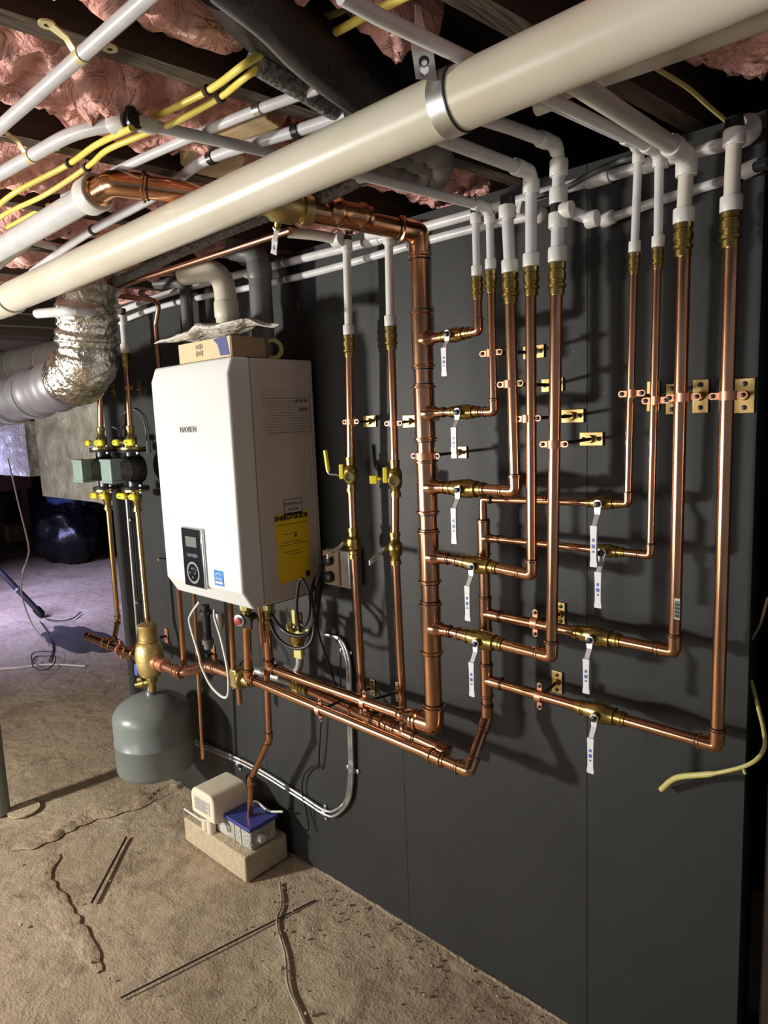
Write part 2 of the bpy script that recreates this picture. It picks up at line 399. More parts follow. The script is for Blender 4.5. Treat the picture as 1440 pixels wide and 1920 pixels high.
def hanger(label, pc, pd, r, plate, rod_y=None, psize=(0.055, 0.028), group='copper pipe hangers'):
    """copper split ring on the pipe, threaded rod, brass wall plate. pc centre on pipe, pd pipe direction, plate centre on wall"""
    pc = V(pc); d = V(pd).normalized(); t = thing('pipe_hanger', label, 'hanger', pc, group)
    e = d.cross(Y).normalized()
    if e.dot(X if abs(d.z) > .5 else -Z) < 0: e = -e
    mb = MB(); hw = 0.008
    mb.lathe(pc - d*hw, d, [(0, r*1.0), (0, r*1.2), (2*hw, r*1.2), (2*hw, r*1.0)], 22)
    mb.build('ring', 'copper_strap', t)
    for sgn in (-1, 1):
        em = MB(); ec = pc + e*sgn*(r*1.15 + 0.008)
        em.box(ec - e*sgn*0.003, (0.016, 0.0045, 0.012), (e, Y, d)); em.lathe(ec + e*sgn*0.004 - Y*0.0022, Y, [(0, 0.0065), (0.0045, 0.0065)], 12)
        ear = em.build('ear', 'copper_strap', t)
        sm = MB(); sm.lathe(ec + e*sgn*0.003 - Y*0.0055, Y, [(0, 0.0025), (0.001, 0.0042), (0.003, 0.0042)], 10)
        sm.build('screw', 'dark_steel', ear)
    p = V(plate); rm = MB(); back = pc + Y*r*1.15
    rm.tube([back, V((p.x, -0.006, p.z))], 0.0038, 8); rm.build('rod', 'dark_steel', t)
    pm = MB(); pm.box(V((p.x, -0.0025, p.z)), (psize[0], 0.005, psize[1])); 
    pm.lathe(V((p.x, -0.014, p.z)), Y, [(0, 0.0055), (0, 0.008), (0.010, 0.0095)], 14)
    pl = pm.build('wall_plate', 'brass_plate', t, bevel=0.0008)
    hor = psize[0] > psize[1]
    for sg in (-1, 1):
        s = MB(); k = (psize[0] if hor else psize[1])*0.34*sg
        s.lathe(V((p.x + (k if hor else 0), -0.0075, p.z + (0 if hor else k))), Y, [(0, 0.002), (0.001, 0.005), (0.004, 0.005)], 10)
        s.build('screw', 'dark_steel', pl)
    return t
# ================================================================== SETTING
# floor (slightly uneven slab)
def build_floor():
    x0, x1, y0, y1 = -12.0, 2.0, -5.0, 6.0; nx, ny = 170, 130; vs = []; fs = []
    for j in range(ny+1):
        for i in range(nx+1):
            x = x0 + (x1-x0)*(i/nx); y = y0 + (y1-y0)*(j/ny)
            z = noise.fractal(V((x*1.3, y*1.3, 0.3)), 1.0, 2.0, 4)*0.008 - 0.006
            vs.append((x, y, z))
    for j in range(ny):
        for i in range(nx): a = j*(nx+1)+i; fs.append([a, a+1, a+nx+2, a+nx+1])
    o = MB().add(vs, fs).build('floor', 'floor_concrete', sharp=180); struct(o); return o
build_floor()
WL, WR, WT = -3.05, -0.362, 2.10
def build_wall():
    seams = [WL, -1.99, -1.30, -0.707, WR]
    mb = MB()
    for a, b in zip(seams[:-1], seams[1:]): mb.box(((a+b)/2, 0.009, (WT)/2 - 0.005), (b - a - 0.0015, 0.018, WT))
    o = mb.build('wall_back', 'wall_paint', sharp=20); struct(o)
    k = MB(); k.box(((WL+WR)/2, 0.06, WT/2), (WR-WL-0.01, 0.09, WT)); f = k.build('framing', 'wood_black', o)
    # small screw holes
    h = MB()
    for px, py in [(1076, 658), (1133, 738), (1118, 654), (1069, 1544), (1119, 1566), (1048, 1222), (735, 970), (1115, 1907), (628, 632)]:
        p = ay(px, py, -0.0005); h.lathe(p, Y, [(0, 0.0035), (0.001, 0.0035)], 10)
    h.build('screw_hole', 'ink', o)
    return o
build_wall()
def build_right():
    mb = MB(); mb.box((0.30, 0.32, 1.1), (1.2, 0.1, 2.4)); o = mb.build('wall_right', 'stud_wood'); struct(o)
    for x in (-0.31, -0.20, 0.12):
        MB().box((x, 0.13, 1.07), (0.038, 0.19, 2.14)).build('stud', 'stud_wood', o, bevel=0.002)
    return o
build_right()
o = MB().box((-12, 0.5, 1.2), (0.1, 11, 2.4)).build('wall_left', 'wall_far'); struct(o)
o = MB().box((-7.5, 5.6, 1.2), (9, 0.1, 2.4)).build('wall_far', 'wall_far'); struct(o)
# partition closing the framed bay behind the panels
o = MB().box((-1.2, 0.9, 1.2), (3.6, 0.1, 2.4)).build('wall_partition', 'wall_far'); struct(o)
ce = MB().box((-5.0, 0.5, 2.37), (14.2, 11.2, 0.05)).build('ceiling', 'wood_black'); struct(ce)
JX = [-1.0 - 0.405*k + 0.405*2 for k in range(0, 14)]  # joist centres at y=-0.9
SK = 0.10
def jx(x, y): return x + SK*(y + 0.9)
JB = 2.115
for k, x in enumerate(JX):
    mb = MB(); x0 = x; y0, y1 = -4.4, 4.5
    a = jx(x, y0); b = jx(x, y1); t = 0.021
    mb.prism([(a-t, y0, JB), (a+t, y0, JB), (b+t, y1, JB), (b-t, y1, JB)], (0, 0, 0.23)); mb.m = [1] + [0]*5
    mb.build('joist', ['joist_side_shade', 'wood_dark'], ce)
# ------------------------------------------------------------------ pink insulation batts
BN = [0]
def batt(label, corners, zb, lump=0.035, edge=0.085):
    """lumpy wool quilt stuffed between joists; corners = 4 plan points (x,y)"""
    BN[0] += 1; sd = BN[0]*7.31
    c = [V((p[0], p[1], 0)) for p in corners]; nx, ny = 34, 46
    Lx = (c[1]-c[0]).length; Ly = (c[3]-c[0]).length; ny = max(12, int(Ly/0.011)); nx = max(12, int(Lx/0.011)); vs = []; fs = []
    for layer in (0, 1):
        for j in range(ny+1):
            for i in range(nx+1):
                u, v_ = i/nx, j/ny
                p = c[0]*(1-u)*(1-v_) + c[1]*u*(1-v_) + c[2]*u*v_ + c[3]*(1-u)*v_
                du = min(u, 1-u)*Lx; dv = min(v_, 1-v_)*Ly
                n0 = noise.fractal(V((p.x*5, p.y*5, sd)), 1, 2, 3)
                wob = 0.04*n0
                d = min(du + 0.0, dv + wob + 0.02)
                rise = edge*math.exp(-max(d, 0)/0.035)
                n1 = noise.fractal(V((p.x*8, p.y*8, sd+3)), 0.9, 2.1, 5)
                n2 = abs(noise.noise(V((p.x*16 + n1, p.y*16, sd+9))))
                rg = 1 - abs(noise.noise(V((p.x*7 + 1.3*n0, p.y*7 - 1.3*n1, sd+21))))*2.4
                z = zb + rise - lump*n1*1.1 + 0.035*n2 - 0.022*max(rg, 0)
                side = V((noise.noise(V((p.x*6, p.y*6, sd+30))), noise.noise(V((p.x*6, p.y*6, sd+40))), 0))*0.03
                vs.append(V((p.x, p.y, 0)) + side + V((0, 0, min(z, 2.325) if layer == 0 else max(z+0.01, 2.33))))
    W_ = nx+1; N = W_*(ny+1)
    for j in range(ny):
        for i in range(nx):
            a = j*W_+i; fs.append([a, a+W_, a+W_+1, a+1]); fs.append([N+a, N+a+1, N+a+W_+1, N+a+W_])
    for i in range(nx):
        fs.append([i, i+1, N+i+1, N+i]); a = ny*W_+i; fs.append([a+1, a, N+a, N+a+1])
    for j in range(ny):
        a = j*W_; fs.append([a+W_, a, N+a, N+a+W_]); a = j*W_+nx; fs.append([a, a+W_, N+a+W_, N+a])
    o = MB().add(vs, fs).build('insulation_batt', 'pink_wool', sharp=180)
    return tag(o, label, 'insulation', 'pink insulation batts between the joists')
def bay(k, y0, y1, pad0=0.03, pad1=0.03):   # bay between joist k and k+1 (k+1 is further left)
    xa, xb = JX[k+1] + pad1, JX[k] - pad0
    return [(jx(xa, y0), y0), (jx(xb, y0), y0), (jx(xb, y1), y1), (jx(xa, y1), y1)]
# ================================================================== WALL PIPEWORK, supply side
HY = -0.155                      # stand-off of the supply header and its risers
def vdir(a, b): return (V(b) - V(a)).normalized()
RH = 0.0225
hx = ay(805, 1060, HY).x
HT = V((hx, HY, ay(784, 437, HY).z)); HB = V((hx, HY, ay(812, 1360, HY).z))
hd = thing('supply_header', 'thick copper supply header standing right of the boiler with five tees', 'pipe', HB)
# horizontal return to the valve behind the white drain pipe
E1 = az(600, 394, HT.z + 0.012)
F1 = az(212, 343, 2.065)
tees_px = [(800, 636), (808, 774), (814, 913), (820, 1045), (826, 1180)]
TZ = [ay(px, py, HY).z for px, py in tees_px]
pipe([HT - Z*0.05, HB + Z*0.05], RH, hd, 'main_pipe', seg=24)
mid = az(560, 391, HT.z + 0.02)
elbow(HT, -Z, mid - HT, RH, hd)
RB = [0.0095, 0.0095, 0.0125, 0.0115, 0.0125]
for z, rb in zip(TZ, RB): tee((hx, HY, z), Z, X, RH, rb, hd, L=0.135, BL=0.062)
# upper run along the wall to the boiler
UL = ay(505, 1252, HY)
elbow(HB, Z, -X, RH, hd)
RU = 0.0145
rd = MB(); rd.lathe(HB - X*0.058, -X, [(0, RH*1.1), (0.004, RH*1.25), (0.012, RH*1.25), (0.016, RH*1.1), (0.022, RH*1.1), (0.034, RU*1.25), (0.042, RU*1.15), (0.046, RU*1.32), (0.056, RU*1.32), (0.06, RU*1.12), (0.066, RU*1.12)])
rd.build('reducer', 'copper', hd)
pipe([HB - X*0.11, UL], RU, hd, 'run_pipe')
UT = ay(500, 1165, HY - 0.02)
elbow(UL, X, UT - UL, RU, hd, arm=2.2)
pipe([UL + (UT-UL).normalized()*0.03, UT + Z*0.05], RU, hd, 'drop_pipe')
# top horizontal: coupling, brass valve, pipe to the large elbow
dT = (mid - HT).normalized()
pipe([HT + dT*0.05, mid], RH, hd, 'return_pipe', seg=24)
coupling(az(655, 402, (HT+dT*0.3).z), dT, RH, hd, L=0.10)
v0 = az(558, 391, HT.z + 0.02)
vt = thing('ball_valve', 'large brass ball valve on the copper pipe half hidden by the white drain pipe', 'valve', v0)
mb = MB(); Lv = 0.13; mb.lathe(v0 - dT*0.03, dT, [(0, RH), (0, RH*1.35), (.02, RH*1.35), (.021, RH*1.15), (.03, RH*1.2), (.04, RH*1.55), (.085, RH*1.55), (.095, RH*1.2), (.11, RH*1.2), (.111, RH*1.35), (.13, RH*1.35), (.13, RH)], 24)
mb.build('body', 'brass_dull', vt)
side = dT.cross(Z).normalized()
if side.x > 0: side = -side
mb = MB(); q = v0 + dT*0.035 + (side - Z*1.0).normalized()*RH*1.4; o_ = (side - Z).normalized()
mb.lathe(q, o_, [(0, .008), (.012, .008), (.012, .005), (.024, .005)], 12); mb.build('stem', 'brass', vt)
handle_lever(q + o_*0.02, -dT*0.3 + side*0.9 - Z*0.15, o_, 0.10, 0.014, vt)
pipe([mid, F1], RH*0.98, hd, 'back_pipe', seg=24)
# elbow to large white tube at the far side of the white drain pipe
G1 = az(-60, 503, 2.04)
elbow(F1, mid - F1, G1 - F1, RH, hd, arm=3.0)
pex_run('pex_pipe', 'thickest milky white pipe running off left from the ceiling copper elbow', [F1 + (G1-F1).normalized()*0.075, G1], 0.0265,
        [(F1 + (G1-F1).normalized()*0.085, G1-F1)], cl=0.045, group=None)
# five branches with valves, elbows and risers
specs = [  # corner px, top of copper px, valve px, name words
    ((897, 621), (895, 532), (851, 629), 'topmost'),
    ((926, 772), (921, 520), (870, 773), 'second highest'),
    ((966, 921), (956, 524), (872, 914), 'middle'),
    ((997, 1078), (995, 514), (897, 1056), 'fourth from the top'),
    ((1034, 1232), (1044, 506), (905, 1196), 'lowest'),
]
pexs = [ # (collar bottom px, collar top px, pex top px, r)
    ((894, 508), (892, 410), 0.0085), ((920, 495), (918, 411), 0.0085),
    ((956, 500), (951, 398), 0.0125), ((996, 488), (996, 350), 0.0120), ((1045, 480), (1047, 417), 0.0130)]
ordn = ['first', 'second', 'third', 'fourth', 'fifth']
for i, ((cpx, tpx, vpx, wd), rb) in enumerate(zip(specs, RB)):
    z = TZ[i]; S = V((hx, HY, z)); c = ay(*cpx, HY - 0.008); tp = ay(*tpx, HY - 0.008); 
    bx = S + X*0.062
    t = thing('copper_riser', 'copper riser bending up from the %s valve on the supply header' % wd, 'pipe', c, 'copper risers off the supply header')
    d1 = (bx - c).normalized(); d2 = (tp - c).normalized()
    pipe([bx + d1*0.02, c + d1*rb*1.5], rb, t, 'branch_pipe'); pipe([c + d2*rb*1.5, tp], rb, t, 'riser_pipe')
    elbow(c, d1, d2, rb, t, arm=2.9)
    cb, ct, rp = pexs[i]; CBp = ay(*cb, HY - 0.008); CTp = ay(*ct, HY - 0.008)
    brass_adapter(CBp - d2*0.014, -d2, rb*1.06, t)
    if i < 4:
        pex_run('pex_riser', 'short milky plastic riser, %s of the five above the header branches counted from the left' % ordn[i], [CBp, CTp + d2*0.012], rp,
            [(CBp, d2), (CTp, d2)], group='milky plastic risers above the copper', cl=0.026 if rp > 0.01 else 0.021)
    vc = ay(*vpx, HY - 0.006); vc = bx + (c-bx) * ((vc-bx).dot(c-bx) / (c-bx).length_squared)
    if i >= 3: coupling(bx + (c-bx).normalized()*0.035, c-bx, rb, t, L=rb*3.0)
    ball_valve('brass valve with white lever on the %s branch of the header' % wd, vc, c - bx, rb, hl=[.095, .105, .125, .125, .125][i])
    # black fitting and elbows above done in the ceiling section
# hangers on that group
HG = [((921, 662), (1002, 660), 1), ((957, 720), (1037, 722), 2), ((990, 785), (1075, 780), 3), ((1039, 833), (1110, 823), 4)]
words = ['thin riser second from the header', 'third riser with its plate behind the fifth', 'fourth riser with plate right of the fifth', 'fifth riser with the lowest plate of the row']
for (a, b, k), wd in zip(HG, words):
    hanger('copper strap hanger on the %s' % wd, ay(*a, HY - 0.008), Z, RB[k], ay(*b, 0), psize=(0.055, 0.030))
hanger('copper strap hanger on the thick supply header below its second tee', ay(798, 855, HY), Z, RH, ay(862, 848, 0), psize=(0.050, 0.030))
# ================================================================== return manifold and four right-hand risers
MY = -0.105
M0 = ay(906, 936, MY); M1 = ay(913, 1345, MY)
RM2 = 0.0135
mf = thing('return_manifold', 'slim upright copper manifold right of the header with three side tees', 'pipe', M1)
mx = (M0.x + M1.x)/2
M0 = V((mx, MY, M0.z)); M1 = V((mx, MY, M1.z))
tp_px = [(906, 1008), (908, 1150), (912, 1275)]
MZ = [ay(px, py, MY).z for px, py in tp_px]
pipe([M0 - Z*0.02, V((mx, MY, MZ[0]))], 0.0095, mf, 'slim_pipe'); pipe([V((mx, MY, MZ[0])), M1 + Z*0.02], RM2, mf, 'main_pipe')
RR = [0.0078, 0.0078, 0.0122, 0.0125]
elbow(M0, X, -Z, RR[0], mf, arm=2.8)
for z, rb in zip(MZ, RR[1:]): tee((mx, MY, z), Z, X, RM2, rb, mf, L=0.085, BL=0.045)
# 45 degree offset down to the lowest run
LY = -0.185
LR = ay(857, 1437, LY); LL = ay(466, 1272, LY)
rl = 0.0148
K1 = M1; K2 = V((K1.x - 0.02, LY + 0.005, LR.z + 0.02))
K2 = LR + X*0.035
elbow(K1, Z, K2 - K1, RM2, mf, arm=2.6)
pipe([K1, K2], RM2, mf, 'offset_pipe')
elbow(K2, K1 - K2, LL - K2, rl, mf, arm=2.2)
pipe([K2, LL], rl, mf, 'run_pipe')
coupling(K2 + (LL-K2).normalized()*0.10, LL-K2, rl, mf, L=0.055, m='copper')
LT = ay(463, 1165, LY - 0.01)
elbow(LL, K2 - LL, LT - LL, rl, mf, arm=2.3)
pipe([LL + (LT-LL).normalized()*0.02, LT + Z*0.06], rl, mf, 'drop_pipe')
rs = [ # corner, copper top, collar bottom, collar top, valve, lever scale
    ((1177, 944), (1189, 484), (1190, 463), (1197, 296), (1133, 943), 'thin inner'),
    ((1219, 1041), (1233, 480), (1234, 453), (1236, 302), (1140, 1033), 'thin outer'),
    ((1264, 1222), (1283, 450), (1282, 405), (1287, 316), (1120, 1194), 'thick inner'),
    ((1344, 1399), (1372, 432), (1371, 383), (1377, 258), (1128, 1335), 'thick outermost')]
zs = [M0.z] + MZ
rpx = [0.0078, 0.0082, 0.0130, 0.0130]
for i, (cp, tp, cb, ct, vp, wd) in enumerate(rs):
    S = V((mx + 0.03, MY, zs[i])); c = ay(*cp, MY - 0.005); t_ = ay(*tp, MY - 0.005); rb = RR[i]
    t = thing('copper_riser', '%s copper riser of the four at the right end of the wall' % wd, 'pipe', c, 'copper risers at the right end')
    d1 = (S - c).normalized(); d2 = (t_ - c).normalized()
    pipe([S, c + d1*rb*1.5], rb, t, 'branch_pipe'); pipe([c + d2*rb*1.5, t_], rb, t, 'riser_pipe')
    elbow(c, d1, d2, rb, t, arm=2.9)
    CBp = ay(*cb, MY - 0.005); CTp = ay(*ct, MY - 0.005)
    brass_adapter(CBp - d2*0.012, -d2, rb*1.06, t)
    pex_run('pex_riser', 'milky plastic riser above the %s copper riser at the right end' % wd, [CBp, CTp + d2*0.012], rpx[i], [(CBp, d2), (CTp, d2)],
            group='milky plastic risers at the right end', m='pex' if i < 2 else 'pex_warm', cl=0.026 if i > 1 else 0.020)
    vc = ay(*vp, MY); vc = S + (c-S) * ((vc-S).dot(c-S) / (c-S).length_squared)
    ball_valve('brass valve with white sleeved lever feeding the %s riser at the right end' % wd, vc, c - S, rb, hl=[.13, .115, .115, .12][i], group='right-hand shut-off valves')
    if i == 0: coupling(ay(1014, 936, MY), c - S, rb, t, L=0.03)
RG = [((1185, 738), (1226, 743), 0, (0.026, 0.062)), ((1230, 751), (1262, 748), 1, (0.026, 0.062)), ((1281, 745), (1315, 743), 2, (0.030, 0.066)), ((1365, 742), (1397, 742), 3, (0.036, 0.066))]
for (a, b, k, ps), wd in zip(RG, ['thin inner', 'thin outer', 'thick inner', 'thick outermost']):
    hanger('copper strap hanger and upright brass plate of the %s right-end riser' % wd, ay(*a, MY - 0.005), Z, RR[k], ay(*b, 0), psize=ps, group='upright plate hangers')
bd2 = (ay(1264, 1222, MY) - V((mx, MY, MZ[1]))).normalized(); bd3 = (ay(1344, 1399, MY) - V((mx, MY, MZ[2]))).normalized()
hanger('copper hanger on the branch crossing behind the fifth riser', ay(1004, 1168, MY), bd2, RR[2], ay(1053, 1150, 0), psize=(0.022, 0.055), group='branch hangers')
hanger('copper hanger on the bottom branch with a tall brass plate', ay(1012, 1305, MY), bd3, RR[3], ay(1046, 1278, 0), psize=(0.028, 0.055), group='branch hangers')
hanger('copper hanger on the upper of the three sloping runs below the header', ay(684, 1317, HY), X, RU, ay(748, 1297, 0), psize=(0.02, 0.06), group='branch hangers')
hanger('copper hanger around the lowest of the three sloping runs', ay(601, 1331, LY), X, rl, ay(700, 1288, 0), psize=(0.02, 0.05), group='branch hangers')
# barcode tag on the thick inner riser
st = ay(1269, 1142, MY - 0.0185); mb = MB()
for k in range(14): mb.box(st + Z*(0.0025*k - 0.018), (0.009, 0.0006, 0.0011 + 0.0008*(k % 3)))
mb2 = MB(); mb2.box(st + Y*0.0012, (0.011, 0.001, 0.042))
tg = mb2.build('barcode_tag', 'label_paper'); tag(tg, 'small white barcode tag on the thick inner right-end riser', 'label')
LOC[tg.name] = V((0, 0, 0)); mb.build('bars', 'ink', tg)
# ================================================================== middle fat manifold and the two risers L1, L2
QY = -0.078
QL = ay(585, 1294, QY); QR = ay(826, 1404, QY)
QL = V((QL.x, QY, QL.z)); QR = V((QR.x, QY, QL.z - 0.03))
QR = ay(830, 1406, QY); QD = (QR - QL).normalized()
rq = 0.0185
q = thing('copper_manifold', 'fat capped copper manifold, middle of the three sloping runs low on the wall', 'pipe', QR)
pipe([QL, QR], rq, q, 'main_pipe', seg=22)
MB().lathe(QR - QD*0.015, QD, [(0, rq), (0, rq*1.22), (.008, rq*1.28), (.014, rq*1.14), (.026, rq*1.12), (.033, rq*1.0), (.036, rq*.6), (.036, 0.001)], 22).build('end_cap', 'copper', q)
hx_ = MB(); 
for k in range(5):
    p = QL - QD*(0.012 + 0.016*k); hx_.lathe(p, -QD, [(0, rq*1.0), (0.002, rq*1.32), (.011, rq*1.32), (.013, rq*1.0)], 18)
hx_.build('union_nut', 'brass_dull', q)
WLp = ay(458, 1250, QY)
MB().tube([QL - QD*0.07, WLp], 0.0165, 20).build('grey_pipe', 'galv', q)
blk = MB(); blk.box(ay(560, 1283, QY), (0.03, 0.04, 0.045)); blk.build('valve_block', 'brass_dull', q, bevel=0.004)
L1 = [ay(652, 470, QY), ay(682, 1338, QY)]; L2 = [ay(731, 450, QY), ay(758, 1378, QY)]
def proj_on(p): return QL + QD * ((p - QL).dot(QD))
for i, (L, rb, cols, wd) in enumerate([(L1, 0.0118, ((650, 462), (654, 620)), 'left'), (L2, 0.0112, ((729, 447), (732, 603)), 'right')]):
    foot = L[1]; top = ay(*cols[1], QY); d = (top - foot).normalized()
    t = thing('copper_riser', '%s one of the two straight copper risers between boiler and header' % wd, 'pipe', foot, 'straight copper risers')
    vz = ay(658 if i == 0 else 741, 890 if i == 0 else 897, QY); lz = ay(663 if i == 0 else 741, 1018 if i == 0 else 1028, QY)
    pipe([foot, lz, vz, top - d*0.01], rb, t, 'riser_pipe')
    tee(proj_on(foot), QD, d, rq, rb, q, L=0.09, BL=0.045)
    if i == 0:
        cc = proj_on(foot) + QD*0.115; coupling(cc, QD, rq, q, L=0.05)
    brass_adapter(top - d*0.012, -d, rb*1.15, t, L=0.06)
    u = ay(*cols[0], QY)
    pex_run('pex_riser', 'tall white plastic riser above the %s straight copper riser' % wd, [top, u + d*0.01], 0.0112, [(top, d), (u, d)], m='pex_collar', group='tall white plastic risers', cl=0.03)
    hanger('copper strap hanger on the %s straight riser, small plate at its right' % wd, ay(658 if i == 0 else 738, 791 if i == 0 else 794, QY), Z, rb, ay(695 if i == 0 else 770, 790, 0),
           psize=(0.050, 0.033), group='small plate hangers')
    # drain valve with yellow handles
    vt = thing('drain_valve', 'brass isolation valve with yellow handles on the %s straight riser' % wd, 'valve', vz, 'valves on the straight risers')
    R = rb*1.7; mb = MB()
    mb.lathe(vz - d*0.05, d, [(0, rb), (0, rb*1.3), (.012, rb*1.35), (.013, rb*1.15), (.022, rb*1.15), (.026, R*.85), (.036, R), (.062, R), (.074, R*.85), (.078, rb*1.15), (.09, rb*1.2), (.1, rb*1.3), (.1, rb)], 22)
    mb.build('body', 'brass', vt)
    pd = (X*0.55 - Y*0.75).normalized()
    mb = MB(); mb.lathe(vz - Z*0.004, pd, [(0, .010), (.024, .010), (.025, .0165), (.030, .0165), (.031, .0145), (.042, .0145), (.042, .010), (.036, .009)], 20, caps=False)
    mb.lathe(vz - Z*0.004 + pd*0.034, pd, [(0, .0001), (0, .010)], 16, caps=False)
    port = mb.build('drain_port', 'brass_dull', vt)
    od = (-X*0.8 - Y*0.5).normalized()
    mb = MB(); mb.lathe(vz, od, [(0, .009), (.032, .009), (.033, .007), (.04, .007)], 12); mb.build('stem', 'brass', vt)
    mb = MB(); mb.box(vz + od*0.026 + Z*0.010, (0.012, 0.020, 0.042), (od, Z.cross(od), Z)); mb.build('yellow_block', 'yellow', vt, bevel=0.002)
    if i == 0:
        hb = MB(); hb.tube(fillet([vz + od*0.036, vz + od*0.066 + Z*0.004, vz + od*0.072 + Z*0.068], 0.008), 0.0035, 8)
        h = hb.build('lever', 'steel', vt); hs = MB(); hs.tube([vz + od*0.067 + Z*0.012, vz + od*0.0725 + Z*0.072], 0.006, 10); hs.build('lever_sleeve', 'yellow', h)
    else:
        hb = MB(); hb.box(vz + od*0.06 - Z*0.002, (0.020, 0.010, 0.022), (od, Z.cross(od), Z)); hb.tube([vz + od*.03, vz + od*.055], .004, 8); hb.build('lever', 'yellow', vt, bevel=0.002)
    # lower shut-off with lever seen end-on
    vt = thing('ball_valve', 'brass valve with white lever pointing out low on the %s straight riser' % wd, 'valve', lz, 'lower valves on the straight risers')
    mb = MB(); mb.lathe(lz - d*0.045, d, [(0, rb), (0, rb*1.4), (.012, rb*1.4), (.013, rb*1.2), (.022, rb*1.2), (.03, rb*1.8), (.058, rb*1.8), (.066, rb*1.2), (.078, rb*1.2), (.079, rb*1.4), (.09, rb*1.4), (.09, rb)], 22)
    mb.build('body', 'brass', vt)
    p0 = lz + (-X*0.7 - Y*0.7).normalized()*0.024 + Z*0.002; 
    mb = MB(); mb.lathe(lz, (-X*0.7 - Y*0.7).normalized(), [(0, .008), (.03, .008)], 12); mb.build('stem', 'brass', vt)
    oo = (-X*0.75 - Y*0.65).normalized()
    ta = p0 + oo*0.004; tb = ta - Z*0.014 - Y*0.020 - X*0.004; tc_ = tb - Y*0.085 + X*0.045 - Z*0.004
    mb = MB(); sd = (tc_-tb).normalized()
    mb.tube([ta, tb], 0.0045, 8); h = mb.build('handle', 'steel_light', vt)
    mb = MB(); mb.box((tb+tc_)/2, ((tc_-tb).length, 0.004, 0.014), (sd, sd.cross(Z).normalized(), Z)); 
    mb.box((tb+tc_)/2 + sd*0.002 , ((tc_-tb).length*0.3, 0.0046, 0.005), (sd, sd.cross(Z).normalized(), Z), mi=1)
    mb.build('sleeve', ['white_handle', 'ink_grey'], h, bevel=0.001)
mb = MB(); c_ = proj_on(ay(716, 1352, QY)); mb.tube([c_ - QD*0.005 + Z*0.02, c_ + Z*0.035], 0.004, 8)
mb.lathe(c_, QD, [(0, rq*1.25), (.006, rq*1.25)], 18); mb.build('strap', 'copper_strap', q)
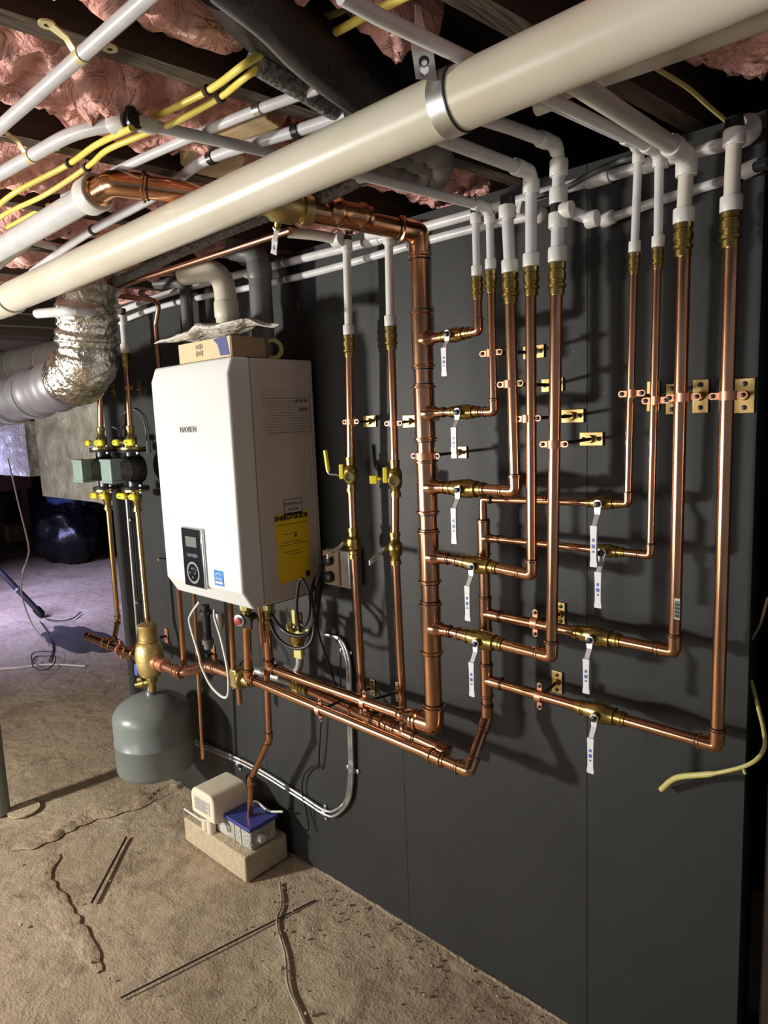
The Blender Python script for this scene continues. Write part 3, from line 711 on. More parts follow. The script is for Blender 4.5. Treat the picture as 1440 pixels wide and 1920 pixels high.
# ================================================================== BOILER
BX1 = -1.606; BY = -0.325; BX0 = ay(282, 708, BY).x
zt = ay(430, 700, BY).z + 0.002; zb_ = ay(448, 1112, BY).z
ZT = zt + 0.045; ZB = zb_ - 0.055
bo = thing('wall_boiler', 'white wall-hung tankless boiler with a dark control panel', 'boiler', (BX1, -0.02, ZB))
def boiler():
    ys = [-0.012, -0.245]; mb = MB()
    # rear case
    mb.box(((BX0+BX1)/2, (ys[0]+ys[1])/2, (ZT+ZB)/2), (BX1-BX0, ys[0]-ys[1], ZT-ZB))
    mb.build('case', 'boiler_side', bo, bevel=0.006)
    # front cover with chamfered top and bottom, thin gap
    mb = MB(); y1 = -0.247
    prof = [(y1, ZT+0.001), (BY+0.018, ZT+0.001), (BY, zt), (BY, zb_), (BY+0.035, ZB-0.001), (y1, ZB-0.001)]
    mb.prism([V((BX0-0.001, y, z)) for y, z in prof], (BX1-BX0+0.002, 0, 0))
    cv = mb.build('front_cover', ['boiler_white'], bo, bevel=0.007, sharp=30)
    # side panel relief
    mb = MB()
    a = V((BX1+0.0005, 0, 0))
    def strip(y0_, y1_, z0, z1): mb.box((BX1+0.0008, (y0_+y1_)/2, (z0+z1)/2), (0.0022, abs(y1_-y0_), abs(z1-z0)))
    for y in (-0.222, -0.034): strip(y, y+0.0035, ZB+0.05, ZT-0.04)
    for z in (ZB+0.05, ZT-0.04): strip(-0.222, -0.031, z, z+0.0035)
    for y in (-0.20, -0.05): strip(y, y+0.002, ZB+0.24, ZT-0.24)
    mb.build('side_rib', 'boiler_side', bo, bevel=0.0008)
    # rating label
    def quad(name, y0_, y1_, z0, z1, m, off=0.0015, par=bo):
        return MB().box((BX1+off, (y0_+y1_)/2, (z0+z1)/2), (0.0008, abs(y1_-y0_), abs(z1-z0))).build(name, m, par)
    p1 = ax(493, 735, BX1); p2 = ax(583, 815, BX1)
    lz1, lz0 = p1.z, p2.z; ly0, ly1 = p1.y, p2.y
    lab = quad('rating_label', ly0, ly1, lz0, lz1, 'label_paper')
    mb = MB(); H = lz1-lz0; Wd = ly1-ly0
    random.seed(4)
    for k in range(13):
        z = lz1 - H*(0.14 + 0.065*k)
        mb.box((BX1+0.0021, (ly0+ly1)/2 - (Wd*0.12 if 2 <= k <= 5 else 0), z), (0.0004, Wd*(0.62 if 2 <= k <= 5 else 0.92), 0.0012 if k not in (0, 12) else 0.0022))
    mb.box((BX1+0.0021, ly1 - Wd*0.16, lz1 - H*0.40), (0.0004, Wd*0.2, H*0.08))
    for k in range(3): mb.box((BX1+0.0021, ly1 - Wd*0.10*(1+k), lz1 - H*0.20), (0.0004, Wd*0.06, H*0.07))
    mb.build('print', 'ink_grey', lab)
    # boxed note
    p1 = ax(530, 937, BX1); p2 = ax(567, 961, BX1)
    nb = quad('note_label', p1.y, p2.y, p2.z, p1.z, 'label_paper')
    mb = MB(); cy_, cz_ = (p1.y+p2.y)/2, (p1.z+p2.z)/2; hw, hh = (p2.y-p1.y)/2, (p1.z-p2.z)/2
    for s in (-1, 1):
        mb.box((BX1+0.0022, cy_, cz_+s*hh*0.92), (0.0005, 2*hw*0.96, 0.0018)); mb.box((BX1+0.0022, cy_+s*hw*0.93, cz_), (0.0005, 0.0018, 2*hh*0.9))
    mb.build('frame', 'ink', nb)
    text('lettering', 'THERMALLY', (BX1+0.0022, cy_, cz_+hh*0.35), Y, Z, 0.0125, 'ink', nb)
    text('lettering', 'BOILER', (BX1+0.0022, cy_, cz_-hh*0.35), Y, Z, 0.0125, 'ink', nb)
    # yellow energy label
    p1 = ax(515, 966, BX1); p2 = ax(583, 1080, BX1)
    yb = quad('energy_label', p1.y, p2.y, p2.z, p1.z, 'label_yellow'); cy_ = (p1.y+p2.y)/2; W_ = p2.y-p1.y
    text('lettering', 'ENERGYGUIDE', (BX1+0.0022, cy_ - W_*0.02, p1.z-0.013), Y, Z, W_*0.148, 'ink', yb, 0.0006, 0.0009)
    mb = MB(); 
    for fz, w_, oy in ((.16, .9, 0), (.30, .42, -.2), (.42, .62, -.1), (.46, .86, 0), (.56, .5, -.1), (.60, .4, .1)):
        mb.box((BX1+0.0022, cy_+W_*oy*0.5, p1.z - (p1.z-p2.z)*fz), (0.0005, W_*w_, 0.0016))
    mb.box((BX1+0.0022, cy_+W_*0.08, p1.z - (p1.z-p2.z)*0.34), (0.0005, 0.009, 0.009))
    mb.box((BX1+0.0022, p2.y-W_*0.10, p2.z+0.012), (0.0005, W_*0.14, 0.017))
    mb.build('print', 'ink', yb)
    # control panel on the front
    p1 = ay(349, 990, BY-0.002); p2 = ay(388, 1098, BY-0.002)
    cxp, czp = (p1.x+p2.x)/2 , (p1.z+p2.z)/2; w2, h2 = 0.082, 0.165
    cxp = ay(367, 1045, BY).x; czp = ay(367, 1045, BY).z
    w2 = (ay(386, 1045, BY).x - ay(348, 1045, BY).x); h2 = ay(367, 990, BY).z - ay(369, 1100, BY).z
    rim = MB().box((cxp, BY-0.004, czp), (w2*1.0, 0.010, h2)).build('panel_rim', 'silver', cv if False else bo, bevel=0.003)
    pn = MB().box((cxp-0.002, BY-0.0085, czp), (w2*0.93, 0.004, h2*0.965)).build('control_panel', 'panel_black', bo, bevel=0.0015)
    MB().box((cxp-0.002, BY-0.0112, czp+h2*0.27), (w2*0.52, 0.002, h2*0.17)).build('screen', 'screen', pn)
    text('lettering', 'NAVIEN', (cxp, BY-0.0112, czp+h2*0.04), X, Z, w2*0.14, 'silver', pn)
    kb = MB(); kb.lathe((cxp-0.002, BY-0.0105, czp-h2*0.25), -Y, [(0, w2*0.30), (.0015, w2*0.30), (.0015, w2*0.24), (.0005, w2*0.24)], 28, caps=False)
    kb.build('dial', 'silver', pn); kb = MB(); kb.lathe((cxp-0.002, BY-0.0105, czp-h2*0.25), -Y, [(0, w2*0.20), (.003, w2*0.19), (.0035, w2*0.17)], 24); kb.build('knob', 'panel_black', pn)
    kb = MB()
    for k in range(4):
        g = k*math.pi/2; kb.box((cxp-0.002+math.cos(g)*w2*0.12, BY-0.0142, czp-h2*0.25+math.sin(g)*w2*0.12), (0.005, 0.001, 0.005))
    kb.build('mark', 'silver', pn)
    # blue sticker
    p = ay(411, 1084, BY); sw = ay(420, 1084, BY).x - ay(403, 1084, BY).x; sh = ay(411, 1070, BY).z - ay(411, 1098, BY).z
    bl = MB().box((p.x, BY-0.0006, p.z), (sw, 0.001, sh)).build('blue_sticker', 'label_blue', bo)
    mb = MB(); pts = [V((p.x - sw*0.34 + sw*0.68*k/10, BY-0.0014, p.z + sh*0.18 - sh*0.14*math.sin(math.pi*k/10)*(-1))) for k in range(11)]
    mb.tube(pts, sw*0.03, 6); mb.build('print_arc', 'boiler_white', bl); MB().box((p.x, BY-0.0014, p.z - sh*0.3), (sw*0.8, 0.0004, sh*0.13)).build('print_bar', 'boiler_white', bl)
    text('lettering', 'energy', (p.x, BY-0.0014, p.z - sh*0.02), X, Z, sw*0.26, 'boiler_white', bl)
    # brand on front
    p = ay(353, 806, BY); text('lettering', 'NAVIEN', (p.x, BY-0.0012, p.z), X, Z, 0.0255, 'ink_grey', bo, 0.0006)
    # bottom plate fittings
    mb = MB(); mb.box(((BX0+BX1)/2, -0.13, ZB+0.004), (BX1-BX0-0.03, 0.20, 0.02)); mb.build('bottom_plate', 'dark_steel', bo)
    return cv
boiler()
# fittings under the boiler
def under(name, label, cat, px, py0, py1, y, r, m, parts=None, group=None):
    a = ay(px, py0, y); b = ay(px, py1, y); b = V((a.x, y, b.z))
    t = thing(name, label, cat, b, group); MB().tube([a + Z*0.03, b], r, 16).build('pipe', m, t); return t, a, b
t, a, b = under('condensate_trap', 'black ribbed plastic drain trap under the boiler left half', 'trap', 386, 1150, 1203, -0.20, 0.014, 'black_plastic')
mb = MB(); mb.lathe(b + Z*0.012, -Z, [(0, .012), (0, .020), (.016, .020), (.018, .016), (.034, .015)], 18); mb.build('nut', 'abs_grey', t)
mb = MB(); mb.lathe(a + Z*0.01, -Z, [(0, .022), (.012, .022), (.014, .016)], 18); mb.build('flange', 'dark_steel', t)
# grey wiring harness in a clear sleeve
mb = MB(); p = ay(412, 1165, -0.19); mb.lathe(p + Z*0.03, -Z, [(0, .016), (.03, .018), (.05, .012), (.06, .004)], 12)
o = mb.build('cable_gland', 'galv'); tag(o, 'dull metal fitting hanging under the boiler middle beside the white tube', 'fitting')
# pressure relief with red cap
p = ay(452, 1161, -0.24); t = thing('relief_valve', 'brass relief valve with a red cap below the boiler corner', 'valve', p)
d = V((0.35, -0.93, -0.1)).normalized(); MB().lathe(p + Y*0.05, d, [(0, .012), (.04, .012), (.045, .021), (.055, .022)], 18).build('body', 'dark_steel', t)
MB().lathe(p, d, [(0, .019), (.012, .019), (.014, .013), (.018, .012)], 18).build('ring', 'silver', t)
MB().lathe(p + d*0.012, d, [(0, .0125), (.008, .012), (.010, .007)], 16).build('cap', 'gas_cap', t)
# brass connectors
for px, y, wd, par in ((463, LY-0.01, 'left', None), (502, HY-0.02, 'right', None)):
    a = ay(px, 1160, y); t = thing('brass_union', 'brass union joining the %s copper drop to the boiler' % wd, 'fitting', a, 'boiler unions')
    MB().lathe(a + Z*0.05, -Z, [(0, .014), (0, .021), (.020, .021), (.022, .0165), (.05, .0165), (.052, .019), (.064, .019), (.066, .0165), (.085, .0163), (.085, .0145)], 20).build('body', 'brass', t)
    MB().lathe(a + Z*0.052, -Z, [(0, .012), (0, .024), (.022, .024), (.022, .012)], 6).build('nut', 'brass_dull', t, bevel=0.002, sharp=20)
# thin copper drops under the boiler
def drop(label, pts, y, r, m='copper'):
    ps = [ay(px, py, y) for px, py in pts]; ps[0].z = ZB + 0.01; t = thing('copper_drop', label, 'pipe', ps[-1], 'copper drops under the boiler')
    pipe(ps, r, t, 'tube', m, fil=0.02, seg=14); return t
drop('dark copper pipe dropping from the left end of the boiler', [(337, 1118), (346, 1262)], -0.155, 0.0105)
drop('slim copper pipe hanging down past the tank to an open end', [(366, 1125), (380, 1422)], -0.12, 0.0078)
drop('copper pipe dropping onto the brass valve block', [(434, 1155), (440, 1290)], -0.12, 0.0105)
drop('short copper pipe from the boiler beside the braided hose', [(488, 1160), (493, 1205)], -0.20, 0.010)
# long condensate drop with two bends
ps = [ay(497, 1180, -0.13), ay(505, 1385, -0.13), ay(470, 1462, -0.13), ay(468, 1540, -0.13)]
t = thing('condensate_pipe', 'copper pipe bending twice down into the blue pump lid', 'pipe', ps[-1])
pipe(ps, 0.0112, t, 'tube', seg=16, fil=0.012)
for k in (1, 2):
    elbow(ps[k], ps[k-1]-ps[k], ps[k+1]-ps[k], 0.0112, t, arm=2.0)
# gas line with yellow valve, steel elbow pipe
g = [ay(560, 1150, -0.14), ay(562, 1245, -0.14), ay(556, 1262, -0.14), ay(512, 1240, -0.11)]
t = thing('gas_pipe', 'grey steel gas pipe bending left below the yellow valve', 'pipe', g[1]); pipe(g, 0.0125, t, 'tube', 'galv', fil=0.035)
vz = ay(558, 1195, -0.14); t = thing('gas_valve', 'brass gas valve with yellow tags among black cables under the boiler', 'valve', vz)
MB().lathe(vz + Z*0.06, -Z, [(0, .012), (.01, .018), (.03, .018), (.034, .024), (.07, .025), (.078, .019), (.12, .019), (.12, .013)], 18).build('body', 'brass', t)
MB().box(ay(560, 1223, -0.158), (0.035, 0.012, 0.038)).build('tag', 'yellow_pale', t, bevel=0.003)
MB().box(ay(552, 1158, -0.16), (0.016, 0.010, 0.05)).build('handle', 'yellow_pale', t, bevel=0.003)
mb = MB(); mb.lathe(ay(546, 1176, -0.165), V((-.5, -.85, -.1)), [(0, .006), (0, .0165), (.012, .0165), (.012, .006)], 20, caps=False); mb.build('knob', 'yellow_pale', t)
MB().tube([ay(556, 1186, -0.16), ay(582, 1182, -0.15)], 0.006, 10).build('bar', 'yellow_pale', t)
# black corrugated hoses and cables
def cord(name, label, pts, r, m, cat='cable', group=None, sm=True, seg=10):
    P = [ay(px, py, y) if len(q_) == 3 else None for q_ in pts for px, py, y in [q_]]
    o = MB().tube(spline(P, 8) if sm else fillet(P, 0.01), r, seg).build(name, m)
    o['label'] = label; o['category'] = cat
    if group: o['group'] = group
    return o
cord('black_cable', 'thick black cable sweeping in a deep loop under the boiler right corner', [(500, 1150, -.17), (520, 1195, -.20), (550, 1215, -.21), (580, 1208, -.2), (590, 1170, -.18), (584, 1110, -.12), (598, 1075, -.06), (622, 1062, -.05)], 0.0055, 'black_rubber')
cord('black_cable', 'black cable forming the tall narrow loop beside the boiler side', [(563, 1185, -.2), (556, 1140, -.21), (560, 1095, -.21), (567, 1086, -.21), (578, 1110, -.2), (580, 1150, -.2), (572, 1172, -.2), (562, 1168, -.2)], 0.0045, 'black_rubber')
cord('black_cable', 'corrugated black hose hanging under the boiler toward the yellow tag', [(508, 1150, -.16), (522, 1172, -.2), (545, 1190, -.2), (575, 1190, -.18), (592, 1160, -.15), (600, 1110, -.08), (606, 1080, -.05), (625, 1085, -.04)], 0.0065, 'black_plastic')
cord('black_cable', 'black cable bundle rising right of the boiler to the socket', [(594, 1178, -.10), (590, 1120, -.10), (600, 1070, -.08), (612, 1050, -.05), (630, 1048, -.04)], 0.007, 'black_rubber')
cord('black_cable', 'thin black cable leaning from the cable bundle down behind the runs', [(594, 1175, -.09), (606, 1215, -.05), (625, 1272, -.02), (632, 1300, -.01)], 0.0035, 'black_rubber')
cord('power_cord', 'thin black cord hanging from the runs and curling down to the pump', [(603, 1335, -.02), (599, 1400, -.02), (597, 1440, -.015), (590, 1435, -.015), (572, 1450, -.015), (566, 1480, -.015), (576, 1530, -.015), (577, 1557, -.03), (560, 1545, -.05), (540, 1515, -.08)], 0.003, 'black_rubber')
# white sense tube loop
cord('white_tube', 'white tube looping from under the boiler down past the copper and back', [(374, 1128, -.22), (358, 1152, -.23), (356, 1170, -.24), (372, 1225, -.26), (378, 1250, -.26), (395, 1285, -.26), (418, 1307, -.26), (428, 1300, -.26), (427, 1258, -.26), (415, 1200, -.24), (403, 1160, -.22), (402, 1143, -.21)], 0.0045, 'cable_white')
# armoured cable clipped on the wall
bx = [(612, 1190, -.012), (640, 1200, -.012), (655, 1240, -.012), (658, 1300, -.012), (660, 1380, -.012), (661, 1450, -.012), (655, 1500, -.012), (632, 1527, -.012), (610, 1527, -.012), (560, 1495, -.012), (470, 1440, -.012), (365, 1393, -.012)]
for k, wd in ((0, 'outer'), (1, 'inner')):
    P = spline([ay(px, py, y) + V((-0.013*k if i < 7 else -0.004*k, 0, 0.015*k if i > 6 else 0.0)) for i, (px, py, y) in enumerate(bx)], 12)
    mb = MB(); rs_ = [0.0052 if i % 2 else 0.0062 for i in range(len(P))]
    # resample for ridges
    Q = []
    for i in range(len(P)-1):
        n_ = max(1, int((P[i+1]-P[i]).length/0.0035))
        for j in range(n_): Q.append(P[i].lerp(P[i+1], j/n_))
    mb.tube(Q, [0.0048 if i % 2 else 0.0062 for i in range(len(Q))], 8)
    o = mb.build('armoured_cable', 'galv'); tag(o, '%s one of two ribbed metal cables clipped low on the black wall' % wd, 'cable', 'armoured cables')
for px, py, dx in ((647, 1222, 1), (661, 1443, 1), (610, 1524, 0), (449, 1432, 0)):
    p = ay(px, py, -0.004); t = thing('cable_strap', {647: 'metal strap at the upper bend of the ribbed cables', 661: 'metal strap halfway down the ribbed cables', 610: 'metal strap at the bottom bend of the ribbed cables', 449: 'metal strap near the pump holding the ribbed cables'}[px], 'strap', p, 'cable straps')
    mb = MB(); A = X if dx else Z; B = Z if dx else X
    mb.lathe(p - B*0.008, B, [(0, .011), (0, .0135), (.016, .0135), (.016, .011)], 16, caps=False); mb.build('saddle', 'galv', t)
    for s in (-1, 1): MB().lathe(p + A*s*0.022 - Y*0.002, Y, [(0, .004), (.0015, .008), (.004, .008)], 12).build('screw_lug', 'galv', t)
# electrical box behind the left riser
p = ay(640, 1062, -0.03); t = thing('outlet_box', 'metal electrical box with a brown receptacle and two black plugs', 'outlet', p)
MB().box(p + V((0.012, 0.0, 0)), (0.105, 0.055, 0.115)).build('box', 'galv', t, bevel=0.004)
MB().box(p + V((-0.01, -0.031, 0.0)), (0.07, 0.008, 0.105)).build('receptacle', 'cardboard_dark', t, bevel=0.002)
for s in (-1, 1): MB().lathe(p + V((-0.012, -0.03, 0.026*s)), -Y, [(0, .018), (.022, .017), (.026, .010)], 14).build('plug', 'black_rubber', t)
# little wall hook left of boiler
p = ay(305, 1048, -0.03); mb = MB(); mb.tube([ay(297, 1047, -0.0), p - Y*0.02], .003, 8); mb.lathe(p - Y*0.02, Y, [(0, .007), (.004, .007)], 10)
tag(mb.build('wall_bolt', 'brass_dull'), 'small metal bolt in the wall at the boiler left edge', 'bolt')
# carton and bag on top of the boiler
zt_ = ZT + 0.002
a = ax(500, 640, BX1) ; 
c0 = V((BX0 + 0.15, BY + 0.045, zt_)); 
cL = az(335, 685, zt_); cR = az(432, 672, zt_); 
cxm = (cL.x + cR.x)/2
t = thing('cardboard_box', 'flat open carton with a dark blue corner on top of the boiler', 'box', (cxm, -0.17, zt_))
y0c = ay(430, 650, BY+0.02).y
xR = ay(434, 668, BY + 0.03).x; xL = ay(338, 680, BY + 0.03).x; yF = BY + 0.03; yB = ax(497, 668, xR).y; yB = min(yB, -0.06); hC = ay(434, 629, yF).z - zt_
bx_ = MB(); th = 0.004; W_ = xR-xL; D_ = yB-yF
bx_.box(((xL+xR)/2, (yF+yB)/2, zt_+th/2+0.001), (W_, D_, th)); bx_.box(((xL+xR)/2, yF, zt_+hC/2+0.001), (W_, th, hC)); bx_.box(((xL+xR)/2, yB, zt_+hC/2+0.001), (W_, th, hC))
bx_.box((xL, (yF+yB)/2, zt_+hC/2+0.001), (th, D_, hC)); bx_.box((xR, (yF+yB)/2, zt_+hC/2+0.001), (th, D_, hC))
bx_.build('carton', 'cardboard', t)
MB().box((xR+0.003, (yF+yB)/2, zt_+hC/2+0.001), (0.002, D_*0.99, hC*0.98)).build('side_panel', 'cardboard_dark', t)
pr = MB(); z0 = zt_+0.004; pr.prism([V((xR-W_*0.30, yF-0.0032, z0+hC*0.9)), V((xR-W_*0.06, yF-0.0032, z0+hC*0.97)), V((xR-0.004, yF-0.0032, z0+0.002)), V((xR-W_*0.18, yF-0.0032, z0+0.002)), V((xR-W_*0.22, yF-0.0032, z0+hC*0.6))], (0, 0.001, 0))
pr.build('blue_print', 'box_blue', t)
pr = MB(); cxx = xL + W_*0.42
for k in range(8): pr.box((cxx + (k % 4 - 1.5)*0.009, yF-0.0032, z0 + hC*(0.32 if k < 4 else 0.66)), (0.007, 0.001, hC*(0.2 if k % 3 else 0.28)))
pr.build('print', 'cardboard_dark', t)
# crumpled bag
def sheet(name, label, cat, corners, m, amp, nx=26, ny=14, seed=0, th=0.003):
    vs = []; fs = []; c = [V(p) for p in corners]
    for L in (0, 1):
        for j in range(ny+1):
            for i in range(nx+1):
                u, v_ = i/nx, j/ny; p = c[0]*(1-u)*(1-v_) + c[1]*u*(1-v_) + c[2]*u*v_ + c[3]*(1-u)*v_
                n1 = noise.fractal(V((p.x*9, p.y*9, seed)), 1, 2, 4); puff = math.sin(math.pi*u)**0.5*math.sin(math.pi*v_)**0.5
                vs.append(p + Z*(amp*abs(n1)*1.2 + (amp*0.9*puff if L else 0) + L*th) + V((n1, noise.noise(p*12), 0))*amp*0.4)
    W2 = nx+1; N = W2*(ny+1)
    for j in range(ny):
        for i in range(nx): a = j*W2+i; fs += [[a, a+W2, a+W2+1, a+1], [N+a, N+a+1, N+a+W2+1, N+a+W2]]
    for i in range(nx): fs.append([i, i+1, N+i+1, N+i]); a = ny*W2+i; fs.append([a+1, a, N+a, N+a+1])
    for j in range(ny): a = j*W2; fs.append([a+W2, a, N+a, N+a+W2]); a = j*W2+nx; fs.append([a, a+W2, N+a+W2, N+a])
    return tag(MB().add(vs, fs).build(name, m, sharp=180), label, cat)
zb2 = zt_ + hC + 0.004
sheet('plastic_bag', 'crumpled clear plastic bag lying over the carton on the boiler', 'bag', [az(290, 648, zb2), az(400, 645, zb2), az(525, 614, zb2+0.005), az(440, 606, zb2+0.02)], 'poly_bag', 0.022, seed=2.2)
# tape roll behind the carton
p = az(520, 672, zt_); p = V((min(p.x, BX1-0.03), min(p.y, -0.05), zt_)); p = V((BX1-0.075, -0.10, zt_+0.032))
t = thing('tape_roll', 'yellow tape roll standing behind the carton on the boiler', 'tape', p - Z*0.032)
mb = MB(); mb.lathe(p - Y*0.0+X*0.0, V((.75, -.65, 0)), [(0, .020), (0, .032), (.03, .032), (.03, .020)], 24, caps=False); 
mb.build('tape', 'yellow_pale', t); mb = MB(); mb.lathe(p, V((.75, -.65, 0)), [(0.001, .0185), (0.001, .0202), (.029, .0202), (.029, .0185)], 24, caps=False); mb.build('core', 'black_plastic', t)
o = MB().box((BX1-0.035, -0.12, zt_+0.055), (0.03, 0.05, 0.02), None).build('small_carton', 'cardboard_dark'); 
bpy.data.objects.remove(o)
# ================================================================== LEFT GROUP: pumps, separator, tank
PY = -0.105; SY = -0.20
FW = V(RM[:, 2])
def depth(p): return (V(p) - V(CAM)).dot(FW)
def rpx(p, w_): return depth(p) * w_ / 2 / FPX
mfl = thing('copper_manifold', 'short capped copper manifold sloping left of the brass separator', 'pipe', ay(165, 1194, SY))
A0 = ay(166, 1195, SY); A1 = ay(285, 1240, SY); A0.z = A1.z = (A0.z + A1.z)/2; D0 = (A1 - A0).normalized(); ra = 0.0185
pipe([A0, A1], ra, mfl, 'main_pipe')
MB().lathe(A0 - D0*0.004, D0, [(0, ra*.9), (0.004, ra*1.15), (.03, ra*1.15), (.03, ra)], 20).build('end_cap', 'copper', mfl)
def on(px, py):
    p = ay(px, py, SY); return A0 + D0*((p-A0).dot(D0))
for px in (203, 243): 
    b = (V((0, 0.10, 0.07))).normalized(); tee(on(px, 1205), D0, b, ra, 0.0105, mfl, L=0.07, BL=0.035)
mb = MB(); c_ = on(224, 1210); mb.lathe(c_, D0, [(0, ra), (0, ra*1.25), (.012, ra*1.25), (.012, ra)], 20); mb.box(c_ + Z*0.03 + D0*.006, (0.012, 0.005, 0.02)); mb.box(c_ - Z*0.03 + D0*.006, (0.012, 0.005, 0.02)); mb.build('strap', 'copper_strap', mfl)
def pump(px_top, pxs, wd, px_man, top_px=None):
    xm = ay(pxs[1][0], pxs[1][1], PY)
    t = thing('circulator_pump', '%s circulator pump, black body with pale green terminal box, on brass flanges' % wd, 'pump', xm, 'circulator pumps')
    c = xm; u = Z
    zf1 = ay(pxs[0][0], pxs[0][1], PY).z; zf0 = ay(pxs[2][0], pxs[2][1], PY).z
    c = V((xm.x, PY, (zf1+zf0)/2)); H = (zf1-zf0)/2
    for s, nm in ((1, 'upper'), (-1, 'lower')):
        mb = MB(); mb.lathe(c + Z*s*H, Z*s, [(-0.012, .03), (-0.012, .052), (-0.002, .055), (-0.002, .03)], 24)
        mb.build('pump_flange', 'dark_steel', t)
        mb = MB(); mb.lathe(c + Z*s*H, Z*s, [(0, .03), (0, .053), (.008, .053), (.008, .022), (.022, .020)], 24)
        fl = mb.build('brass_flange', 'brass', t)
        for g in (-1, 1):
            b = MB(); b.lathe(c + Z*s*(H-0.02) + X*g*0.044, Z*s, [(0, .006), (0.006, .007), (.034, .007), (.04, .005)], 8); b.build('bolt', 'galv', fl)
        # yellow isolation paddle pair
        b = MB(); q_ = c + Z*s*(H + 0.028)
        b.lathe(q_ + X*0.002 - Y*0.028, X, [(-.058, .0045), (.05, .0045)], 8); b.build('valve_stem', 'galv', t)
        if s > 0: L = ((-0.062, .020, .0), (0.046, .042, 0.0))
        else: L = ((-0.056, .042, 0), (0.036, .024, 0))
        for dx, wdt, _ in L:
            b = MB(); b.tube([q_ - Y*0.032 + X*(dx - wdt/2), q_ - Y*0.032 + X*(dx + wdt/2)], 0.0135, 12); b.ball(q_ - Y*0.032 + X*(dx - wdt/2), 0.0135, 12); b.ball(q_ - Y*0.032 + X*(dx + wdt/2), 0.0135, 12)
            h = b.build('yellow_paddle', 'yellow', t)
            MB().box(q_ - Y*0.0457 + X*dx, (wdt*0.6, 0.001, 0.005)).build('embossing', 'ink_grey', h)
        b = MB(); b.lathe(q_ - Z*s*0.012, Z*s, [(0, .018), (.012, .022), (.03, .022), (.042, .015), (.06, .015), (.062, .018), (.075, .018), (.078, .012)], 18)
        b.build('isolation_valve', 'brass', t)
    mb = MB(); mb.tube([c + Z*(H-.01), c + Z*H*0.4], .030, 18); mb.tube([c - Z*(H-.01), c - Z*H*0.4], .030, 18)
    mb.lathe(c + Y*0.035, -Y, [(0, .030), (.006, .055), (.05, .060), (.062, .052)], 26)
    mb.build('volute', 'black_plastic', t)
    mb = MB(); mb.lathe(c - Y*0.02, -Y, [(0, .046), (.035, .046), (.055, .042), (.06, .03)], 24)
    for k in range(10):
        g = 2*math.pi*k/10; mb.box(c - Y*0.045 + X*math.cos(g)*.046 + Z*math.sin(g)*.046, (.006, .03, .006))
    mb.build('motor', 'abs_grey', t)
    tb = MB(); tb.box(c + V((0.0, -0.095, 0)), (0.085, 0.045, 0.080)); o = tb.build('terminal_box', 'pump_green', t, bevel=0.005)
    for s in (-1, 1): MB().box(c + V((0.0, -0.093, s*0.042)), (0.096, 0.052, 0.011)).build('box_rim', 'pump_green', o, bevel=0.003)
    # pipe below
    bot = ay(px_man[0][0], px_man[0][1], PY); bot.x = c.x + (bot.x-c.x)*1.0
    jn = on(*px_man[1]) + V((0, 0.10, 0.07)).normalized()*0.035
    pt = thing('copper_drop', 'brass coloured copper pipe dropping from the %s circulator pump to the manifold' % wd, 'pipe', bot, 'pipes below the pumps')
    P = [c - Z*(H+.08), bot, jn]
    pipe(P, 0.0108, pt, 'tube', m='copper_gold')
    elbow(bot, P[0]-bot, jn-bot, 0.0108, pt, arm=1.9, m='copper_gold')
    return c, H
mat('pump_green', (0.24, 0.33, 0.30), 0.45)
mat('copper_gold', (0.66, 0.42, 0.19), 0.26, 1.0, var=(0.55, 0.32, 0.14), vscale=12, rvar=0.06)
mat('bronze', (0.74, 0.60, 0.26), 0.46, 0.9, var=(0.66, 0.52, 0.22), vscale=40, bump=0.15, bscale=120)
cR, HR = pump(None, [(248, 842), (251, 880), (255, 917)], 'right', ((277, 1168), (243, 1218)))
cL, HL = pump(None, [(193, 842), (196, 880), (205, 917)], 'left', ((221, 1163), (203, 1203)))
# supply pipes above
def up(wd, c, H, top_px, cap, m='copper'):
    a = c + Z*(H+.08); b = ay(top_px[0], top_px[1], PY)
    t = thing('copper_riser', 'copper pipe rising from the %s circulator pump' % wd, 'pipe', a, 'pipes above the pumps'); pipe([a, b], 0.0115, t, 'tube'); return t, a, b
t, a, b = up('right', cR, HR, (236, 668), None)
brass_adapter(b + Z*0.02, -Z, 0.0125, t, L=0.07)
u = ay(230, 600, PY); d = (u - b).normalized()
pex_run('pex_riser', 'grey white plastic riser at the left edge of the black wall', [b + Z*0.015, u], 0.0125, [(b + Z*0.03, d), (u, d)], cl=0.035)
hanger('copper hanger on the right pump riser at the wall edge', ay(241, 727, PY), Z, 0.0115, ay(262, 727, 0), psize=(0.02, 0.05), group='pump riser hangers')
t, a, b = up('left', cL, HL, (187, 650), None)
hanger('copper hanger at the top of the left pump riser under the foil duct', ay(190, 728, PY), Z, 0.0115, V((-2.93, 0, ay(190, 728, PY).z)), psize=(0.02, 0.05), group='pump riser hangers')
# white fitting cross at top of right riser, horizontal short white tube to left
tp = ay(228, 588, PY); MB().ball(tp, 0.02, 12).build
mb = MB(); mb.tube([tp - Z*0.02, tp + Z*0.018], 0.017, 14)
o = mb.build('plastic_tee', 'black_plastic'); tag(o, 'black plastic tee on top of the left-edge white riser', 'fitting')
pex_run('pex_pipe', 'milky plastic pipe crossing in front of the foil duct top to the black tee', [ay(70, 588, -0.58), ay(140, 583, -0.56), ay(180, 585, -.40), ay(225, 583, PY)], 0.014, [(ay(215, 577, PY-.02), X)], smooth=True)
